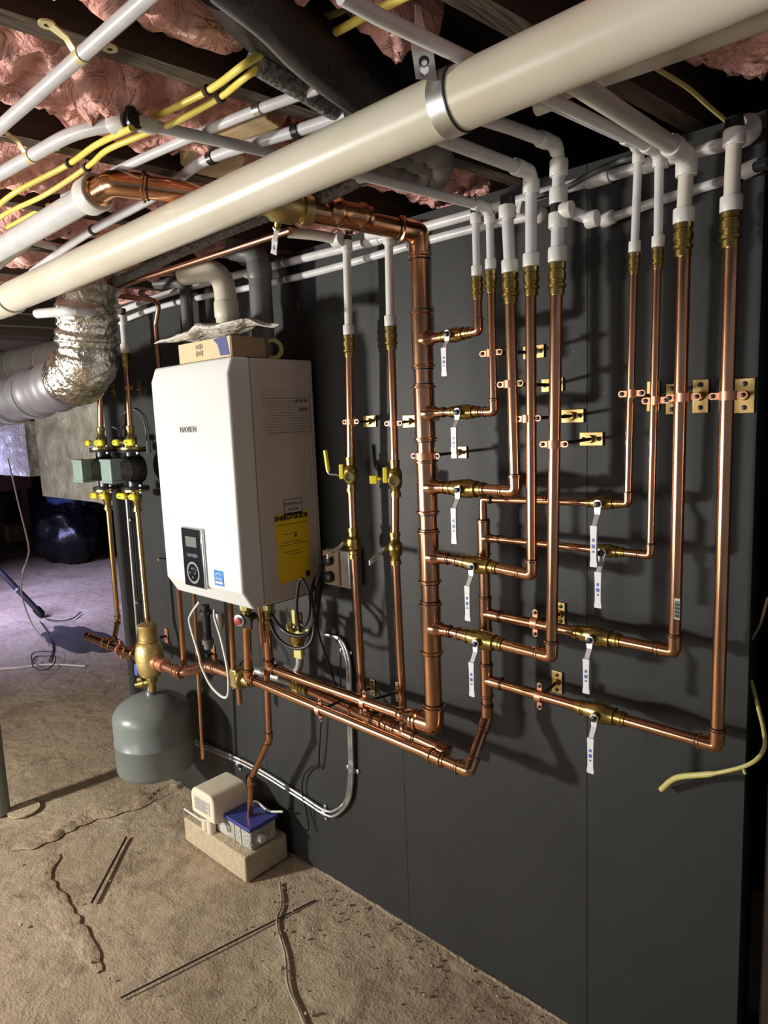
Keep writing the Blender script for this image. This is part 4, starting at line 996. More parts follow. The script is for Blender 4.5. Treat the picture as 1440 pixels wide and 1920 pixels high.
# separator
sc = ay(281, 1235, SY); sx = sc.x
sep = thing('air_separator', 'bulky cast brass air separator above the grey tank', 'separator', sc)
zt1 = ay(277, 1170, SY).z; zn = ay(279, 1202, SY).z; zb1 = ay(284, 1268, SY).z
mb = MB(); mb.lathe((sx, SY, zt1), -Z, [(0, .020), (.001, .032), (.004, .037), (.014, .037), (.018, .034), (zt1-zn-.010, .034), (zt1-zn-.008, .037), (zt1-zn-.002, .037), (zt1-zn, .033)], 28)
mb.build('vent_cap', 'bronze', sep)
L = zn - zb1; mb = MB(); mb.lathe((sx, SY, zn), -Z, [(0, .033), (L*.04, .040), (L*.12, .048), (L*.3, .054), (L*.62, .053), (L*.86, .047), (L*.95, .038), (L, .028)], 28); mb.build('body', 'bronze', sep)
MB().box((sx - 0.034, SY - 0.036, ay(262, 1245, SY).z), (0.022, 0.02, 0.045)).build('blue_label', 'blue_print', sep, bevel=0.003)
mb = MB(); q_ = V((sx, SY, zb1)); mb.lathe(q_ + Z*0.01, -Z, [(0, .018), (.012, .022), (.03, .022), (.034, .014), (.07, .013)], 18)
vd = V((-.75, -.6, -.2)).normalized()
mb.lathe(q_ - Z*0.02, vd, [(0, .013), (.03, .013), (.032, .018), (.05, .018), (.052, .012), (.066, .012)], 16)
mb.build('drain_valve', 'brass', sep)
mb = MB(); mb.lathe(q_ - Z*0.02 + vd*.04 + Z*.018, vd, [(0, .010), (.016, .012), (.02, .004)], 10); mb.build('drain_cap', 'brass_dull', sep)
# tank
tcx = ay(290, 1380, SY).x; tt = ay(288, 1303, SY).z; R_ = 0.151; tb_ = tt - 0.335
tk = thing('expansion_tank', 'grey steel expansion tank hanging under the brass separator', 'tank', (tcx, SY, tb_))
mb = MB(); Ht = tt - tb_; pr = []
for k in range(9): a_ = math.pi/2*k/8; pr.append((0.085*(1-math.cos(a_)), max(R_*math.sin(a_), 0.001)))
pr += [(0.09, R_), (Ht*0.52, R_), (Ht*0.525, R_*1.012), (Ht*0.545, R_*1.012), (Ht*0.55, R_), (Ht-0.05, R_)]
for k in range(1, 8): a_ = math.pi/2*k/7; pr.append((Ht-0.05+0.05*math.sin(a_), max(R_*math.cos(a_), 0.001)))
mb.lathe((tcx, SY, tt), -Z, pr, 56, caps=False); mb.build('shell', 'tank_grey', tk, sharp=60)
MB().lathe((tcx, SY, tt+0.045), -Z, [(0, .011), (.03, .012), (.032, .018), (.05, .018)], 16).build('stem', 'galv', tk)
mb = MB(); 
for k in range(9):
    g = -2.55 + 0.0; zz = tt - Ht*0.62 - 0.011*k; 
    for j in range(5 if k % 3 else 3):
        gg = math.radians(218 + j*4.6 + (k % 2)); mb.box((tcx + math.cos(gg)*R_*1.001, SY + math.sin(gg)*R_*1.001, zz), (0.001, 0.010, 0.004), (V((math.cos(gg), math.sin(gg), 0)), V((-math.sin(gg), math.cos(gg), 0)), Z))
mb.build('print', 'abs_grey', tk)
# S-bend supply from separator along the wall
c1 = ay(300, 1245, SY); c2 = ay(340, 1262, SY); c3 = ay(392, 1238, -0.115); c4 = ay(442, 1262, -0.115)
zz = (c1.z+c2.z)/2
pts = [V((sx+0.04, SY, zz)), V((c2.x, SY, zz)), V((c3.x-0.01, -0.115, zz+0.012)), V((c4.x, -0.115, zz+0.012))]
t = thing('copper_pipe', 'dull copper pipe snaking from the brass separator to the brass valve block', 'pipe', pts[0])
pipe(pts, 0.0185, t, 'tube', m='copper_dull', fil=0.05)
MB().lathe(pts[0] + X*0.0, X, [(0, .02), (0, .027), (.03, .027), (.032, .023), (.06, .022), (.064, .026), (.076, .026), (.08, .019)], 20).build('union', 'copper_strap', t)
for p, dd in ((pts[1] - X*0.02, X), (pts[2] + X*0.03, X)): coupling(p, dd, 0.0185, t, L=0.05, m='copper_dull')
bk = thing('valve_block', 'square brass valve block joining dull copper and grey pipe', 'valve', pts[3])
MB().box(pts[3] + X*0.012, (0.04, 0.045, 0.07)).build('body', 'brass_dull', bk, bevel=0.006)
MB().lathe(pts[3] - X*0.04, X, [(0, .022), (.03, .022)], 8).build('nut', 'brass', bk)
MB().lathe(pts[3] + X*0.03, X, [(0, .030), (.006, .033), (.02, .033), (.022, .02), (.06, .019)], 18).build('flange', 'brass_dull', bk)
MB().tube([pts[3] + X*0.012 - Z*.03, pts[3] + X*0.012 - Z*0.10], 0.0095, 14).build('outlet_pipe', 'copper', bk)
for px, py, wd in ((312, 1192, 'left'), (400, 1225, 'right')):
    p = ay(px, py, -0.004); t = thing('strap_plate', 'small upright copper plate on the wall, %s one under the boiler' % wd, 'plate', p, 'small copper plates')
    MB().box(p, (0.024, 0.006, 0.065)).build('plate', 'copper_strap', t, bevel=0.002)
    MB().lathe(p - Y*0.003, -Y, [(0, .006), (.02, .005), (.022, .008), (.03, .008)], 10).build('bolt', 'dark_steel', t)
# thin wall conduit left of boiler and loops
pts = [(229, 830), (238, 940), (255, 1150), (262, 1245)]
P = [ay(px, py, -0.014) for px, py in pts]; o = MB().tube(P, 0.0068, 10).build('steel_conduit', 'galv'); tag(o, 'thin steel conduit running straight down between the pump pipes', 'conduit')
for py, px in ((975, 243), (1130, 257)):
    p = ay(px, py, -0.012); o = MB().box(p, (0.03, 0.006, 0.012)).build('conduit_strap', 'galv', bevel=0.001); tag(o, {975: 'upper small strap on the thin steel conduit', 1130: 'lower small strap on the thin steel conduit'}[py], 'strap', 'conduit straps')
cord('grey_wire', 'thin grey wire arching beside the right pump riser to the boiler', [(226, 825, -.02), (228, 790, -.015), (236, 772, -.012), (252, 768, -.012), (268, 785, -.012), (275, 820, -.012), (277, 850, -.012)], 0.003, 'abs_grey')
cord('grey_wire', 'pale wire bowing left of the right pump riser', [(210, 800, -.03), (220, 806, -.03), (227, 828, -.06)], 0.003, 'galv')
# ================================================================== BLOCK, TUB AND PUMP ON THE FLOOR
ca, cb_, cc_ = az(347, 1574, 0), az(462, 1655, 0), az(543, 1605, 0)
ux = V((1, 0, 0)); x0b, x1b = ca.x, (cb_.x + cc_.x)/2; y0b, y1b = (ca.y + cb_.y)/2, cc_.y - 0.005; HB_ = 0.092
bl = MB().box(((x0b+x1b)/2, (y0b+y1b)/2, HB_/2 - 0.002), (x1b-x0b, y1b-y0b, HB_+0.004)).build('concrete_block', 'concrete_block', bevel=0.007)
tag(bl, 'solid tan concrete block on the floor carrying the small pump', 'block')
zt2 = HB_ + 0.001
f = az(471, 1598, zt2); r_ = az(519, 1571, zt2); hT = ax(468, 1556, f.x).z - zt2
hT = 0.074; dyb = 0.115
xL_ = f.x - 0.145; yF_ = f.y; yB_ = yF_ + dyb
tb = thing('stone_tub', 'small tub of white stones with blue lid on the block', 'tub', ((xL_+f.x)/2, (yF_+yB_)/2, zt2))
MB().box(((xL_+f.x)/2, (yF_+yB_)/2, zt2+hT/2), (f.x-xL_, dyb, hT)).build('stones', 'stone_white', tb, bevel=0.008)
for k in (0.35, 0.62): MB().box((xL_ + (f.x-xL_)*k, yF_-0.001, zt2+hT/2), (0.004, 0.004, hT*0.95)).build('rib', 'clear_tub', tb)
MB().box(((xL_+f.x)/2, (yF_+yB_)/2, zt2+hT+0.008), (f.x-xL_+0.016, dyb+0.014, 0.014)).build('lid', 'purple_blue', tb, bevel=0.003)
MB().lathe((f.x+0.0, (yF_+yB_)/2 - 0.015, zt2+hT*0.45), X, [(0, .016), (.012, .016), (.016, .012)], 16).build('spigot', 'pvc_white', tb)
# beige pump housing on clear reservoir
pl = az(388, 1541, zt2); 
px0 = xL_ - 0.235; px1 = xL_ - 0.02; 
FLx, FLy = ay(371, 1500, yF_).x, yF_ + 0.0
px0 = az(370, 1535, zt2).x; px1 = az(424, 1560, zt2).x
px0, px1 = x0b + 0.085, x0b + 0.235
yP0 = y0b + 0.01; yP1 = y1b - 0.045
cp = thing('condensate_pump', 'beige pump with rounded top standing on the block left end', 'pump', ((px0+px1)/2, (yP0+yP1)/2, zt2))
def rbox(x0, x1, y0, y1, z0, z1, rad):
    pts = []; 
    for (cx_, cz2, a0) in ((x1-rad, z1-rad, 0), (x0+rad, z1-rad, 90)):
        for k in range(7): g = math.radians(a0 + 15*k); pts.append(V((cx_+rad*math.cos(g), y0, cz2+rad*math.sin(g))))
    pts += [V((x0, y0, z0)), V((x1, y0, z0))]
    return pts
hp0, hp1 = zt2 + 0.062, zt2 + 0.165
MB().prism([V((p.y - p.y + px0 + (px1-px0)*0, 0, 0)) for p in []] or rbox(px0, px1, yP0-0.02, yP1, hp0, hp1, 0.035), (0, yP1-yP0+0.02, 0)).build('housing', 'beige_plastic', cp, bevel=0.008)
MB().box(((px0+px1)/2, yP0-0.0212, hp0+0.05), ((px1-px0)*0.66, 0.001, 0.05)).build('label', 'label_paper', cp)
mb = MB()
for k in range(6): mb.box(((px0+px1)/2 - 0.01*(k % 2), yP0-0.022, hp0+0.068-0.008*k), ((px1-px0)*(0.5 if k % 2 else 0.56), 0.0008, 0.003))
mb.build('label_print', 'ink_grey', cp)
for k, xx in enumerate((px0+0.05, px0+0.085)): MB().tube([(xx, yP0+0.005, zt2), (xx, yP0+0.005, hp0+0.01)], 0.016, 12).build('float_chamber', 'beige_plastic', cp)
MB().box(((px0+px1)/2+0.02, (yP0+yP1)/2+0.01, zt2+0.031), ((px1-px0)*1.05, (yP1-yP0)*0.8, 0.06)).build('reservoir', 'clear_tub', cp, bevel=0.006)
P = [V((px0-0.035, yP0-0.03, zt2+0.062)), V(((px0+px1)/2, yP0-0.03, zt2+0.06)), V((xL_+0.02, yF_-0.012, zt2+0.062)), V((xL_+0.02, yF_-0.008, zt2+0.03))]
o = MB().tube(fillet(P, 0.02), 0.0042, 10).build('white_tube', 'cable_white'); tag(o, 'straight white tube running past the beige pump to the tub', 'tube')
P = [V((px1-0.02, yP1-0.01, zt2+0.075)), V((xL_+0.03, yB_+0.0, zt2+hT+0.02)), V((f.x-0.03, yB_-0.01, zt2+hT+0.021)), V((f.x+0.03, yB_+0.01, zt2+hT+0.03))]
o = MB().tube(spline(P), 0.0042, 10).build('white_tube', 'cable_white'); tag(o, 'white tube lying behind the blue lid', 'tube')
# ================================================================== FLOOR ITEMS
def cyl(label, name, cat, p, r, h, m): 
    o = MB().lathe(p, Z, [(0, r), (h, r)], 28).build(name, m, sharp=30); return tag(o, label, cat)
colp = az(2, 1524, 0); cyl('grey green steel post standing at the far left edge', 'support_post', 'post', colp, 0.036, 2.115, 'column_paint')
pd = az(45, 1519, 0); cyl('round floor disc beside the steel post', 'floor_disc', 'disc', pd + Z*0.0005, 0.062, 0.006, 'concrete_block')
def stick(label, a, b, r, m, name='stick', cat='stick'):
    o = MB().tube([a + Z*(r-0.003), b + Z*(r-0.003)], r, 8).build(name, m); return tag(o, label, cat)
stick('thin dark stick on the floor left of the block', az(237, 1570, 0), az(172, 1693, 0), 0.0042, 'stud_wood')
stick('long thin dark rod lying across the front floor', az(226, 1871, 0), az(592, 1687, 0), 0.0026, 'ink')
P = [az(px, py, 0.0) for px, py in [(524, 1655), (528, 1695), (519, 1730), (534, 1790), (540, 1850), (560, 1895), (575, 1930)]]
o = MB().tube(spline(P), 0.0035, 8).build('dusty_cord', 'pebble'); tag(o, 'dusty pale cord trailing down the front floor', 'cord')
# crumbs of mortar, individually
random.seed(11); proto = []
for k in range(5):
    mb = MB(); mb.ball((0, 0, 0), 1.0, 8, sc=(1.0, random.uniform(.6, .9), random.uniform(.5, .8)))
    for v in mb.v: v += V((noise.noise(v*1.7 + V((k*5, 0, 0))), noise.noise(v*1.9 + V((0, k*7, 0))), noise.noise(v*1.5)))*0.45
    proto.append(mb)
first = None; pm_ = []
for k in range(5):
    me = None
def crumb_mesh(k):
    m_ = bpy.data.meshes.new('crumb'); m_.from_pydata([tuple(v) for v in proto[k].v], [], proto[k].f); m_.materials.append(MT['pebble'])
    for p in m_.polygons: p.use_smooth = True
    return m_
cms = [crumb_mesh(k) for k in range(5)]
base = bpy.data.objects.new('mortar_crumb', cms[0])
n_ = 0
while n_ < 240:
    px = random.uniform(330, 1040); py = random.uniform(1500, 1915)
    if n_ < 175:
        s_ = random.random(); wx = -1.75 + 0.95*random.random(); q_ = V((wx, -0.02 - abs(random.gauss(0, 0.16)), 0))
    else: q_ = az(random.uniform(0, 600), random.uniform(1480, 1915), 0)
    if x0b - .03 < q_.x < x1b + .03 and y0b - .03 < q_.y < y1b + .03: continue
    r = random.choice([.0018, .0022, .003, .004, .006]) * random.uniform(.8, 1.2)
    o = base.copy(); o.data = cms[n_ % 5]; o.scale = (r, r, r); o.location = (q_.x, q_.y, r*0.45 + 0.001); o.rotation_euler = (0, 0, random.uniform(0, 6))
    COL.objects.link(o); nw = n_ < 175; o['label'] = 'tiny mortar crumb on the floor along the foot of the black wall' if nw else 'tiny mortar crumb on the open dusty floor at left'; o['category'] = 'debris'; o['group'] = 'mortar crumbs along the wall foot' if nw else 'mortar crumbs on the open floor'; n_ += 1
# crumbly ridge between the slab parts (broken edge running across)
def ridge(label, pts, wd, h, m, seed, name='mortar_ridge', cat='mortar'):
    P = spline([az(px, py, 0) for px, py in pts], 14); vs = []; fs = []; K = 9
    for i, p in enumerate(P):
        d = (P[min(i+1, len(P)-1)] - P[max(i-1, 0)]).normalized(); s = d.cross(Z)
        e = min(1, min(i, len(P)-1-i)/4)
        for k in range(K):
            t = k/(K-1)*2-1; hh = (1-t*t)*e*h*0.45*(0.35 + 1.3*abs(noise.fractal(p*22 + V((seed, t*2, 0)), 1, 2, 4)))
            vs.append(p + s*wd*1.5*(0.25+0.75*min(1, min(i, len(P)-1-i)/8))*t*(0.6 + 0.6*abs(noise.noise(p*14 + V((0, seed, 0))))) + Z*(hh - 0.003))
    for i in range(len(P)-1):
        for k in range(K-1): a = i*K+k; fs.append([a, a+1, a+K+1, a+K])
    o = MB().add(vs, fs).build(name, m, sharp=180); return tag(o, label, cat)
mat('mortar', (0.44, 0.35, 0.25), 0.95, 0, var=(0.36, 0.285, 0.205), vscale=22, bump=1.0, bscale=60)
ridge('broken mortar ridge running from the post base to the block', [(20, 1590), (80, 1570), (150, 1535), (230, 1510), (300, 1485), (358, 1462)], 0.045, 0.036, 'floor_concrete', 3)
ridge('crumbling mortar seam curving down the left front floor', [(60, 1640), (92, 1610), (78, 1650), (105, 1690), (130, 1735), (150, 1760), (185, 1820)], 0.030, 0.011, 'floor_concrete', 8)
ridge('thin mortar lip along the wall foot', [(592, 1626), (700, 1693), (850, 1787), (980, 1867), (1090, 1934)], 0.006, 0.009, 'mortar', 19)
# ================================================================== CEILING SERVICES
def cpex(name, label, pts, w_, m='pex', collars=(), smooth=True, group=None, fil=0.02, cat='pipe', cl=0.03, k=1.35):
    P = [az(*p) if len(p) == 3 else p for p in pts]; r = rpx(P[len(P)//2], w_)
    t = thing(name, label, cat, P[0], group)
    path = spline(P) if smooth and len(P) > 2 else fillet(P, fil)
    MB().tube(path, r, 18).build('tube', m, t)
    for (px, py, z), i in collars:
        c = az(px, py, z); j = min(range(len(path)-1), key=lambda q: ((path[q]+path[q+1])/2 - c).length)
        d = (path[j+1]-path[j]).normalized(); c = path[j] + d*((c - path[j]).dot(d))
        mb = MB(); collar(mb, c, d, r, cl, k); mb.build(i if isinstance(i, str) and i == 'expansion_ring' else 'expansion_ring', 'pex_collar', t)
    return t, path, r
# big white drain pipe with coupling and steel strap
PA = az(0, 567, 1.965); PB = az(1000, 125, 2.012); PD = (PB - PA).normalized(); PR_ = rpx(PB, 113)
PR_ = (rpx(PB, 115) + rpx(PA, 55)) / 2
dp = thing('drain_pipe', 'fat cream plastic drain pipe slanting across the whole ceiling', 'pipe', PA)
MB().tube([PA - PD*0.9, PB + PD*0.75], PR_, 40).build('main_pipe', 'pvc', dp)
def onp(px, py):
    p = az(px, py, 1.98); return PA + PD*((p - PA).dot(PD))
cpl = onp(35, 550); mb = MB(); mb.lathe(cpl - PD*0.9*0.0, -PD, [(0, PR_), (0, PR_*1.10), (.006, PR_*1.13), (.06, PR_*1.13), (.066, PR_*1.08), (.12, PR_*1.1), (.125, PR_)], 40); mb.build('coupling', 'pvc', dp)
MB().lathe(cpl + PD*0.003, PD, [(0, PR_*1.0), (0, PR_*1.02), (.003, PR_*1.02), (.003, PR_)], 40).build('seam', 'abs_grey', dp)
sp = thing('pipe_strap', 'bent steel strap holding the cream drain pipe to a joist', 'strap', onp(812, 212))
c = onp(812, 214); MB().lathe(c - PD*0.014, PD, [(0, PR_*1.005), (0, PR_*1.05), (.028, PR_*1.05), (.028, PR_*1.005)], 36).build('band', 'galv', sp)
MB().lathe(c + PD*0.0145, PD, [(0, PR_*1.005), (0, PR_*1.06), (.002, PR_*1.06), (.002, PR_*1.005)], 36).build('band_edge', 'dark_steel', sp)
sb = c + Z*PR_*0.75 - Y*PR_*0.75
q0 = ax(800, 150, sb.x); q1 = ax(791, 88, sb.x); q2 = ax(783, 10, sb.x)
mb = MB(); 
def ribbon(P, Ws, n0, n1, th=0.002):
    vs = []; fs = []
    for i, (p, w2) in enumerate(zip(P, Ws)):
        t = i/(len(P)-1); s = (V(n0)*(1-t) + V(n1)*t).normalized(); d = (P[min(i+1, len(P)-1)] - P[max(i-1, 0)]).normalized(); n = d.cross(s).normalized()
        for a_, b_ in ((-1, -1), (1, -1), (1, 1), (-1, 1)): vs.append(p + s*w2/2*a_ + n*th/2*b_)
    for i in range(len(P)-1):
        for k in range(4): fs.append([i*4+k, i*4+(k+1) % 4, (i+1)*4+(k+1) % 4, (i+1)*4+k])
    fs += [[3,2,1,0], [(len(P)-1)*4+k for k in range(4)]]; return vs, fs
sideV = V(RM[:, 0])
vs, fs = ribbon([sb, q0.lerp(sb, .5), q0, q1, q1.lerp(q2, .35), q1.lerp(q2, .6), q2], [.03, .029, .029, .030, .018, .012, .007], sideV, sideV*0.9 + FW*0.4)
mb.add(vs, fs); st_ = mb.build('strap', 'galv', sp, sharp=30)
hc = q0.lerp(q1, .55); MB().lathe(hc - FW*0.003, FW, [(0, .007), (.001, .007)], 12).build('slot', 'ink', st_)
mb = MB(); mb.lathe(hc - FW*0.005 + V(RM[:,1])*0.004, FW, [(0, .004), (.004, .004)], 10); mb.lathe(hc - FW*0.004 + Z*-0.012, FW, [(0, .006), (.003, .006)], 12); mb.build('screw', 'chrome', st_)
# milky pipes over the room (all at joist underside)
zc = 2.082
def clip(t, path, px, py, z, r, m, kind='clip'):
    c = az(px, py, z); j = min(range(len(path)-1), key=lambda q: ((path[q]+path[q+1])/2 - c).length); d = (path[j+1]-path[j]).normalized(); c = path[j] + d*((c-path[j]).dot(d))
    return c, d
def bone_clip(px, py, path, r, label):
    c, d = clip(None, path, px, py, zc, r, None); t = thing('pipe_clip', label, 'clip', c, 'bone coloured pipe clips')
    MB().lathe(c - d*0.007, d, [(0, r*1.01), (0, r*1.14), (.014, r*1.14), (.014, r*1.01)], 24).build('band', 'yellow_bone', t)
    s = d.cross(Z).normalized()
    for sg in (-1, 1):
        a = c + s*sg*r*1.0 + Z*r*0.4; b = c + s*sg*(r*1.3 + 0.006) + Z*(r*1.6); e = c + s*sg*(r*1.3+0.030) + Z*(r*1.0 + 0.016)
        vs, fs = ribbon([a, b, e], [.013, .012, .016], d, d, 0.0025); ear = MB().add(vs, fs).build('ear', 'yellow_bone', t)
        MB().lathe(e - Z*0.002, Z, [(-.0015, .004), (-.0015, .011), (.0015, .011), (.0015, .004)], 16, caps=False).build('eyelet', 'yellow_bone', ear)
def black_clip(px, py, path, r, label, m='black_plastic'):
    c, d = clip(None, path, px, py, zc, r, None); t = thing('pipe_clip', label, 'clip', c, 'small dark pipe clips')
    MB().lathe(c - d*0.007, d, [(0, r*1.01), (0, r*1.22), (.014, r*1.22), (.014, r*1.01)], 20).build('band', m, t)
    s = d.cross(Z).normalized(); MB().box(c + s*r*1.5 + Z*r*0.7, (0.022, .014, .006), (s, d, Z)).build('tab', m, t, bevel=0.002)
mat('yellow_bone', (0.70, 0.60, 0.32), 0.4)
t, path, r = cpex('pex_pipe', 'milky plastic pipe crossing the top left corner under the joist', [(340, -62, zc), (152, 104, zc), (-60, 292, zc)], 27)
bone_clip(152, 104, path, r, 'bone coloured clip on the pipe in the top left corner')
t, path, r = cpex('pex_pipe', 'milky plastic pipe curving from the left edge into the black tee', [(-60, 362, zc), (56, 294, zc), (140, 250, zc), (232, 229, zc)], 25, collars=[((222, 231, zc), 0)])
bone_clip(56, 292, path, r, 'bone coloured clip near the left edge beside the yellow cables')
c = az(247, 229, zc); t_ = MB(); t_.tube([c - X*0.014, c + X*0.014], 0.0145, 14); t_.tube([c, c + Z*0.02], 0.013, 12); tag(t_.build('plastic_tee', 'black_plastic'), 'black plastic tee above the yellow cables', 'fitting')
t, path, r = cpex('pex_pipe', 'milky plastic pipe running right from the black tee behind the drain pipe', [(262, 231, zc), (400, 262, zc), (560, 297, zc+0.002)], 21, collars=[((275, 233, zc), 0)])
t, path, r = cpex('pex_pipe', 'milky plastic pipe passing above the copper elbow to the steel conduit', [(596, 166, 2.10), (480, 207, 2.095), (377, 249, 2.095), (233, 313, 2.095), (120, 370, 2.095)], 18)
black_clip(468, 212, path, r, 'steel clip on the pipe below the yellow cables', 'steel')
t, path, r = cpex('pex_pipe', 'milky plastic pipe running from the steel conduit past the pale lumber', [(650, 214, 2.095), (560, 244, 2.095), (480, 268, 2.095), (380, 304, 2.095), (290, 368, 2.09), (160, 440, 2.09), (60, 510, 2.085)], 20)
black_clip(380, 303, path, r, 'black clip on the pipe beside the pale lumber'); black_clip(172, 436, path, r, 'black clip on the pipe under the thick white tube'); 
black_clip(550, 256, path, r, 'black clip on the pipe just above the drain pipe')
# lumber blocks
mat('lumber_end', (0.60, 0.44, 0.24), 0.6, var=(0.70, 0.54, 0.32), vscale=9, stretch=(2, 14, 2))
for k, (lab, pg) in enumerate([('pale lumber block between joists, right piece', [(395, 262), (470, 228), (500, 222), (528, 238), (480, 268), (410, 285)]),
                               ('pale lumber block between joists, left rounded piece', [(338, 310), (350, 285), (392, 262), (462, 295), (455, 322), (400, 345)])]):
    P = [az(px, py, 2.118) for px, py in pg]; o = MB().prism(P, (0, 0, 0.04)).build('lumber_block', 'lumber_end', bevel=0.004); tag(o, lab, 'lumber')
# right-hand ceiling runs dropping to the risers
def top_of(px, py, y): return ay(px, py, y)
def drop_run(label, pts, w_, m='pex', group=None):
    P = [az(*p) for p in pts[:-1]] + [pts[-1]]; r = rpx(P[-2], w_)
    t = thing('pex_pipe', label, 'pipe', P[-1], group)
    MB().tube(fillet(P, 0.03, 8), r, 18).build('tube', m, t)
    e = P[-2]; d1 = (P[-3]-e).normalized(); mb = MB(); mb.tube(fillet([e + d1*r*2.2, e, e + (P[-1]-e).normalized()*r*1.6], r*1.5, 7), r*1.18, 18); mb.build('elbow', 'pex_collar', t)
    mb = MB(); collar(mb, e + d1*r*3.0, d1, r, r*2.0, 1.3); mb.build('expansion_ring', 'pex_collar', t)
    return t
RY1 = HY - 0.008; RY2 = MY - 0.005
tp1 = ay(891, 403, RY1); tp2 = ay(918, 404, RY1); tp3 = ay(950, 388, RY1); tp4 = ay(996, 341, RY1); tp5 = ay(1048, 295, RY1)
drop_run('milky pipe sloping right under the drain pipe to the second riser', [(640, 318, tp2.z+0.012), (672, 327, tp2.z+0.012), (911, 388, tp2.z+0.012), tp2], 17)
drop_run('milky pipe sloping out of the drain pipe shadow to the fourth riser', [(760, 235, tp4.z+0.014), (992, 322, tp4.z+0.014), tp4], 23)
drop_run('milky pipe with elbow ending above the fifth riser', [(850, 205, tp5.z+0.016), (960, 240, tp5.z+0.016), (1040, 270, tp5.z+0.016), tp5], 23)
c5 = az(985, 247, tp5.z+0.016)
tr1 = ay(1198, 290, RY2); tr2 = ay(1237, 296, RY2); tr3 = ay(1287, 308, RY2); tr4 = ay(1378, 250, RY2)
zR = 2.10
drop_run('milky pipe ending in a small elbow above the thin inner riser', [(1020, 190, tr1.z+0.02), (1187, 268, tr1.z+0.012), tr1], 16)
drop_run('long milky pipe passing behind the drain pipe to the thin outer riser', [(640, -8, tr2.z+0.03), (707, 30, tr2.z+0.028), (1040, 190, tr2.z+0.016), (1230, 282, tr2.z+0.010), tr2], 20)
drop_run('warm white pipe sloping down to the thick inner riser', [(1010, 112, tr3.z+0.016), (1085, 160, tr3.z+0.016), (1282, 288, tr3.z+0.012), tr3], 31, m='pex_warm')
mb = MB(); e = az(1036, 190, 2.085); mb.tube(fillet([e - X*0.03 , e, e + V((.02, -.03, 0))], 0.012), 0.014, 14); tag(mb.build('plastic_elbow', 'pex_collar'), 'stubby white elbow at the left end of two sloping pipes', 'fitting')
# fifth riser upper part: white tube, black tee, white tube
a = ay(1048, 300, RY1); b = ay(1047, 368, RY1); d = (b-a).normalized()
pex_run('pex_riser', 'short white plastic length between the elbow and black tee of the fifth riser', [a, b], 0.0125, [(a + d*.015, d), (b, d)], cl=0.03)
a2 = ay(1047, 378, RY1); b2 = ay(1046, 407, RY1); tag(MB().tube([a2, b2], 0.0155, 16).build('plastic_tee', 'black_plastic'), 'black plastic tee in the fifth riser', 'fitting')
a3 = ay(1046, 414, RY1); b3 = ay(1045, 478, RY1)
pex_run('pex_riser', 'short white plastic length under the black tee of the fifth riser', [b3, a3], 0.0130, [(a3, d), (b3, d)], cl=0.028)
pex_run('pex_pipe', 'short white branch reaching right from the black tee', [ay(1053, 391, RY1), ay(1085, 403, RY1+.02), ay(1112, 411, RY1 + .03)], 0.0115, [(ay(1063, 394, RY1), X), (ay(1110, 411, RY1+.03), X)], cl=0.022, smooth=True)
for px, py, y, r_, h_, lab in ((952, 387, RY1, .0155, .03, 'black plastic fitting topping the third riser'), (891, 402, RY1, .010, .016, 'black plastic fitting topping the first riser'), (918, 404, RY1, .010, .012, 'black plastic ring topping the second riser'), (1377, 246, RY2, .0155, .03, 'black plastic fitting topping the outermost right riser'), (651, 452, QY, .0125, .018, 'black plastic tee topping the left white riser')):
    p = ay(px, py, y); tag(MB().tube([p - Z*h_*.5, p + Z*h_*.7], r_, 14).build('plastic_fitting', 'black_plastic'), lab, 'fitting')
pex_run('pex_pipe', 'curled white elbow behind the outermost right riser top', [ay(1385, 232, RY2), ay(1408, 228, -.06), ay(1413, 246, -.045), ay(1398, 262, -.03)], 0.013, smooth=True)
# wall-top pipes
up_ = [(212, 588), (330, 546), (540, 492), (700, 452), (880, 403), (1000, 368), (1122, 335), (1200, 313), (1342, 275), (1398, 262)]
P = [ay(px, py, -0.024) for px, py in up_]; zz = sum(p.z for p in P)/len(P)
t = thing('pex_pipe', 'upper of the two long milky pipes along the wall top', 'pipe', P[0]); MB().tube(spline(P), 0.0125, 16).build('tube', 'pex', t)
for px, py in ((470, 511), (700, 451), (1122, 335), (1230, 305)):
    c = ay(px, py, -0.024); mb = MB(); collar(mb, c, X, 0.0125, 0.05, 1.25); mb.build('expansion_ring', 'pex_collar', t)
lo = [(225, 603), (320, 570), (560, 519), (840, 441), (1000, 404), (1012, 400)]
P = [ay(px, py, -0.024) for px, py in lo]
t = thing('pex_pipe', 'lower of the two long milky pipes along the wall top, left length', 'pipe', P[0]); MB().tube(spline(P), 0.0105, 16).build('tube', 'pex', t)
mb = MB(); e = ay(1012, 402, -0.03); mb.ball(e, 0.019, 14); mb.tube([e, e + V((-.02, -.05, .01))], 0.014, 14); mb.build('elbow', 'pex_collar', t)
P = [ay(1140, 411, -.026), ay(1240, 375, -.026), ay(1360, 338, -.026), ay(1402, 318, -.026)]
t = thing('pex_pipe', 'lower of the two long milky pipes along the wall top, right length', 'pipe', P[0]); MB().tube(spline(P), 0.0095, 16).build('tube', 'pex', t)
for p, d_ in ((P[0], X), (ay(1408, 316, -.026), X)): mb = MB(); collar(mb, p, (P[-1]-P[-2]), 0.0095, 0.03, 1.5); mb.build('expansion_ring', 'pex_collar', t)
tag(MB().tube([ay(1418, 312, -.03), ay(1445, 304, -.05)], 0.011, 12).build('plastic_fitting', 'black_plastic'), 'black fitting at the far right end of the lower wall pipe', 'fitting')
cord('armoured_cable', 'dark ribbed cable sagging along the wall top behind the risers', [(1000, 372, -.04), (1060, 352, -.04), (1110, 325, -.045), (1160, 303, -.05), (1200, 292, -.05)], 0.006, 'abs_grey')
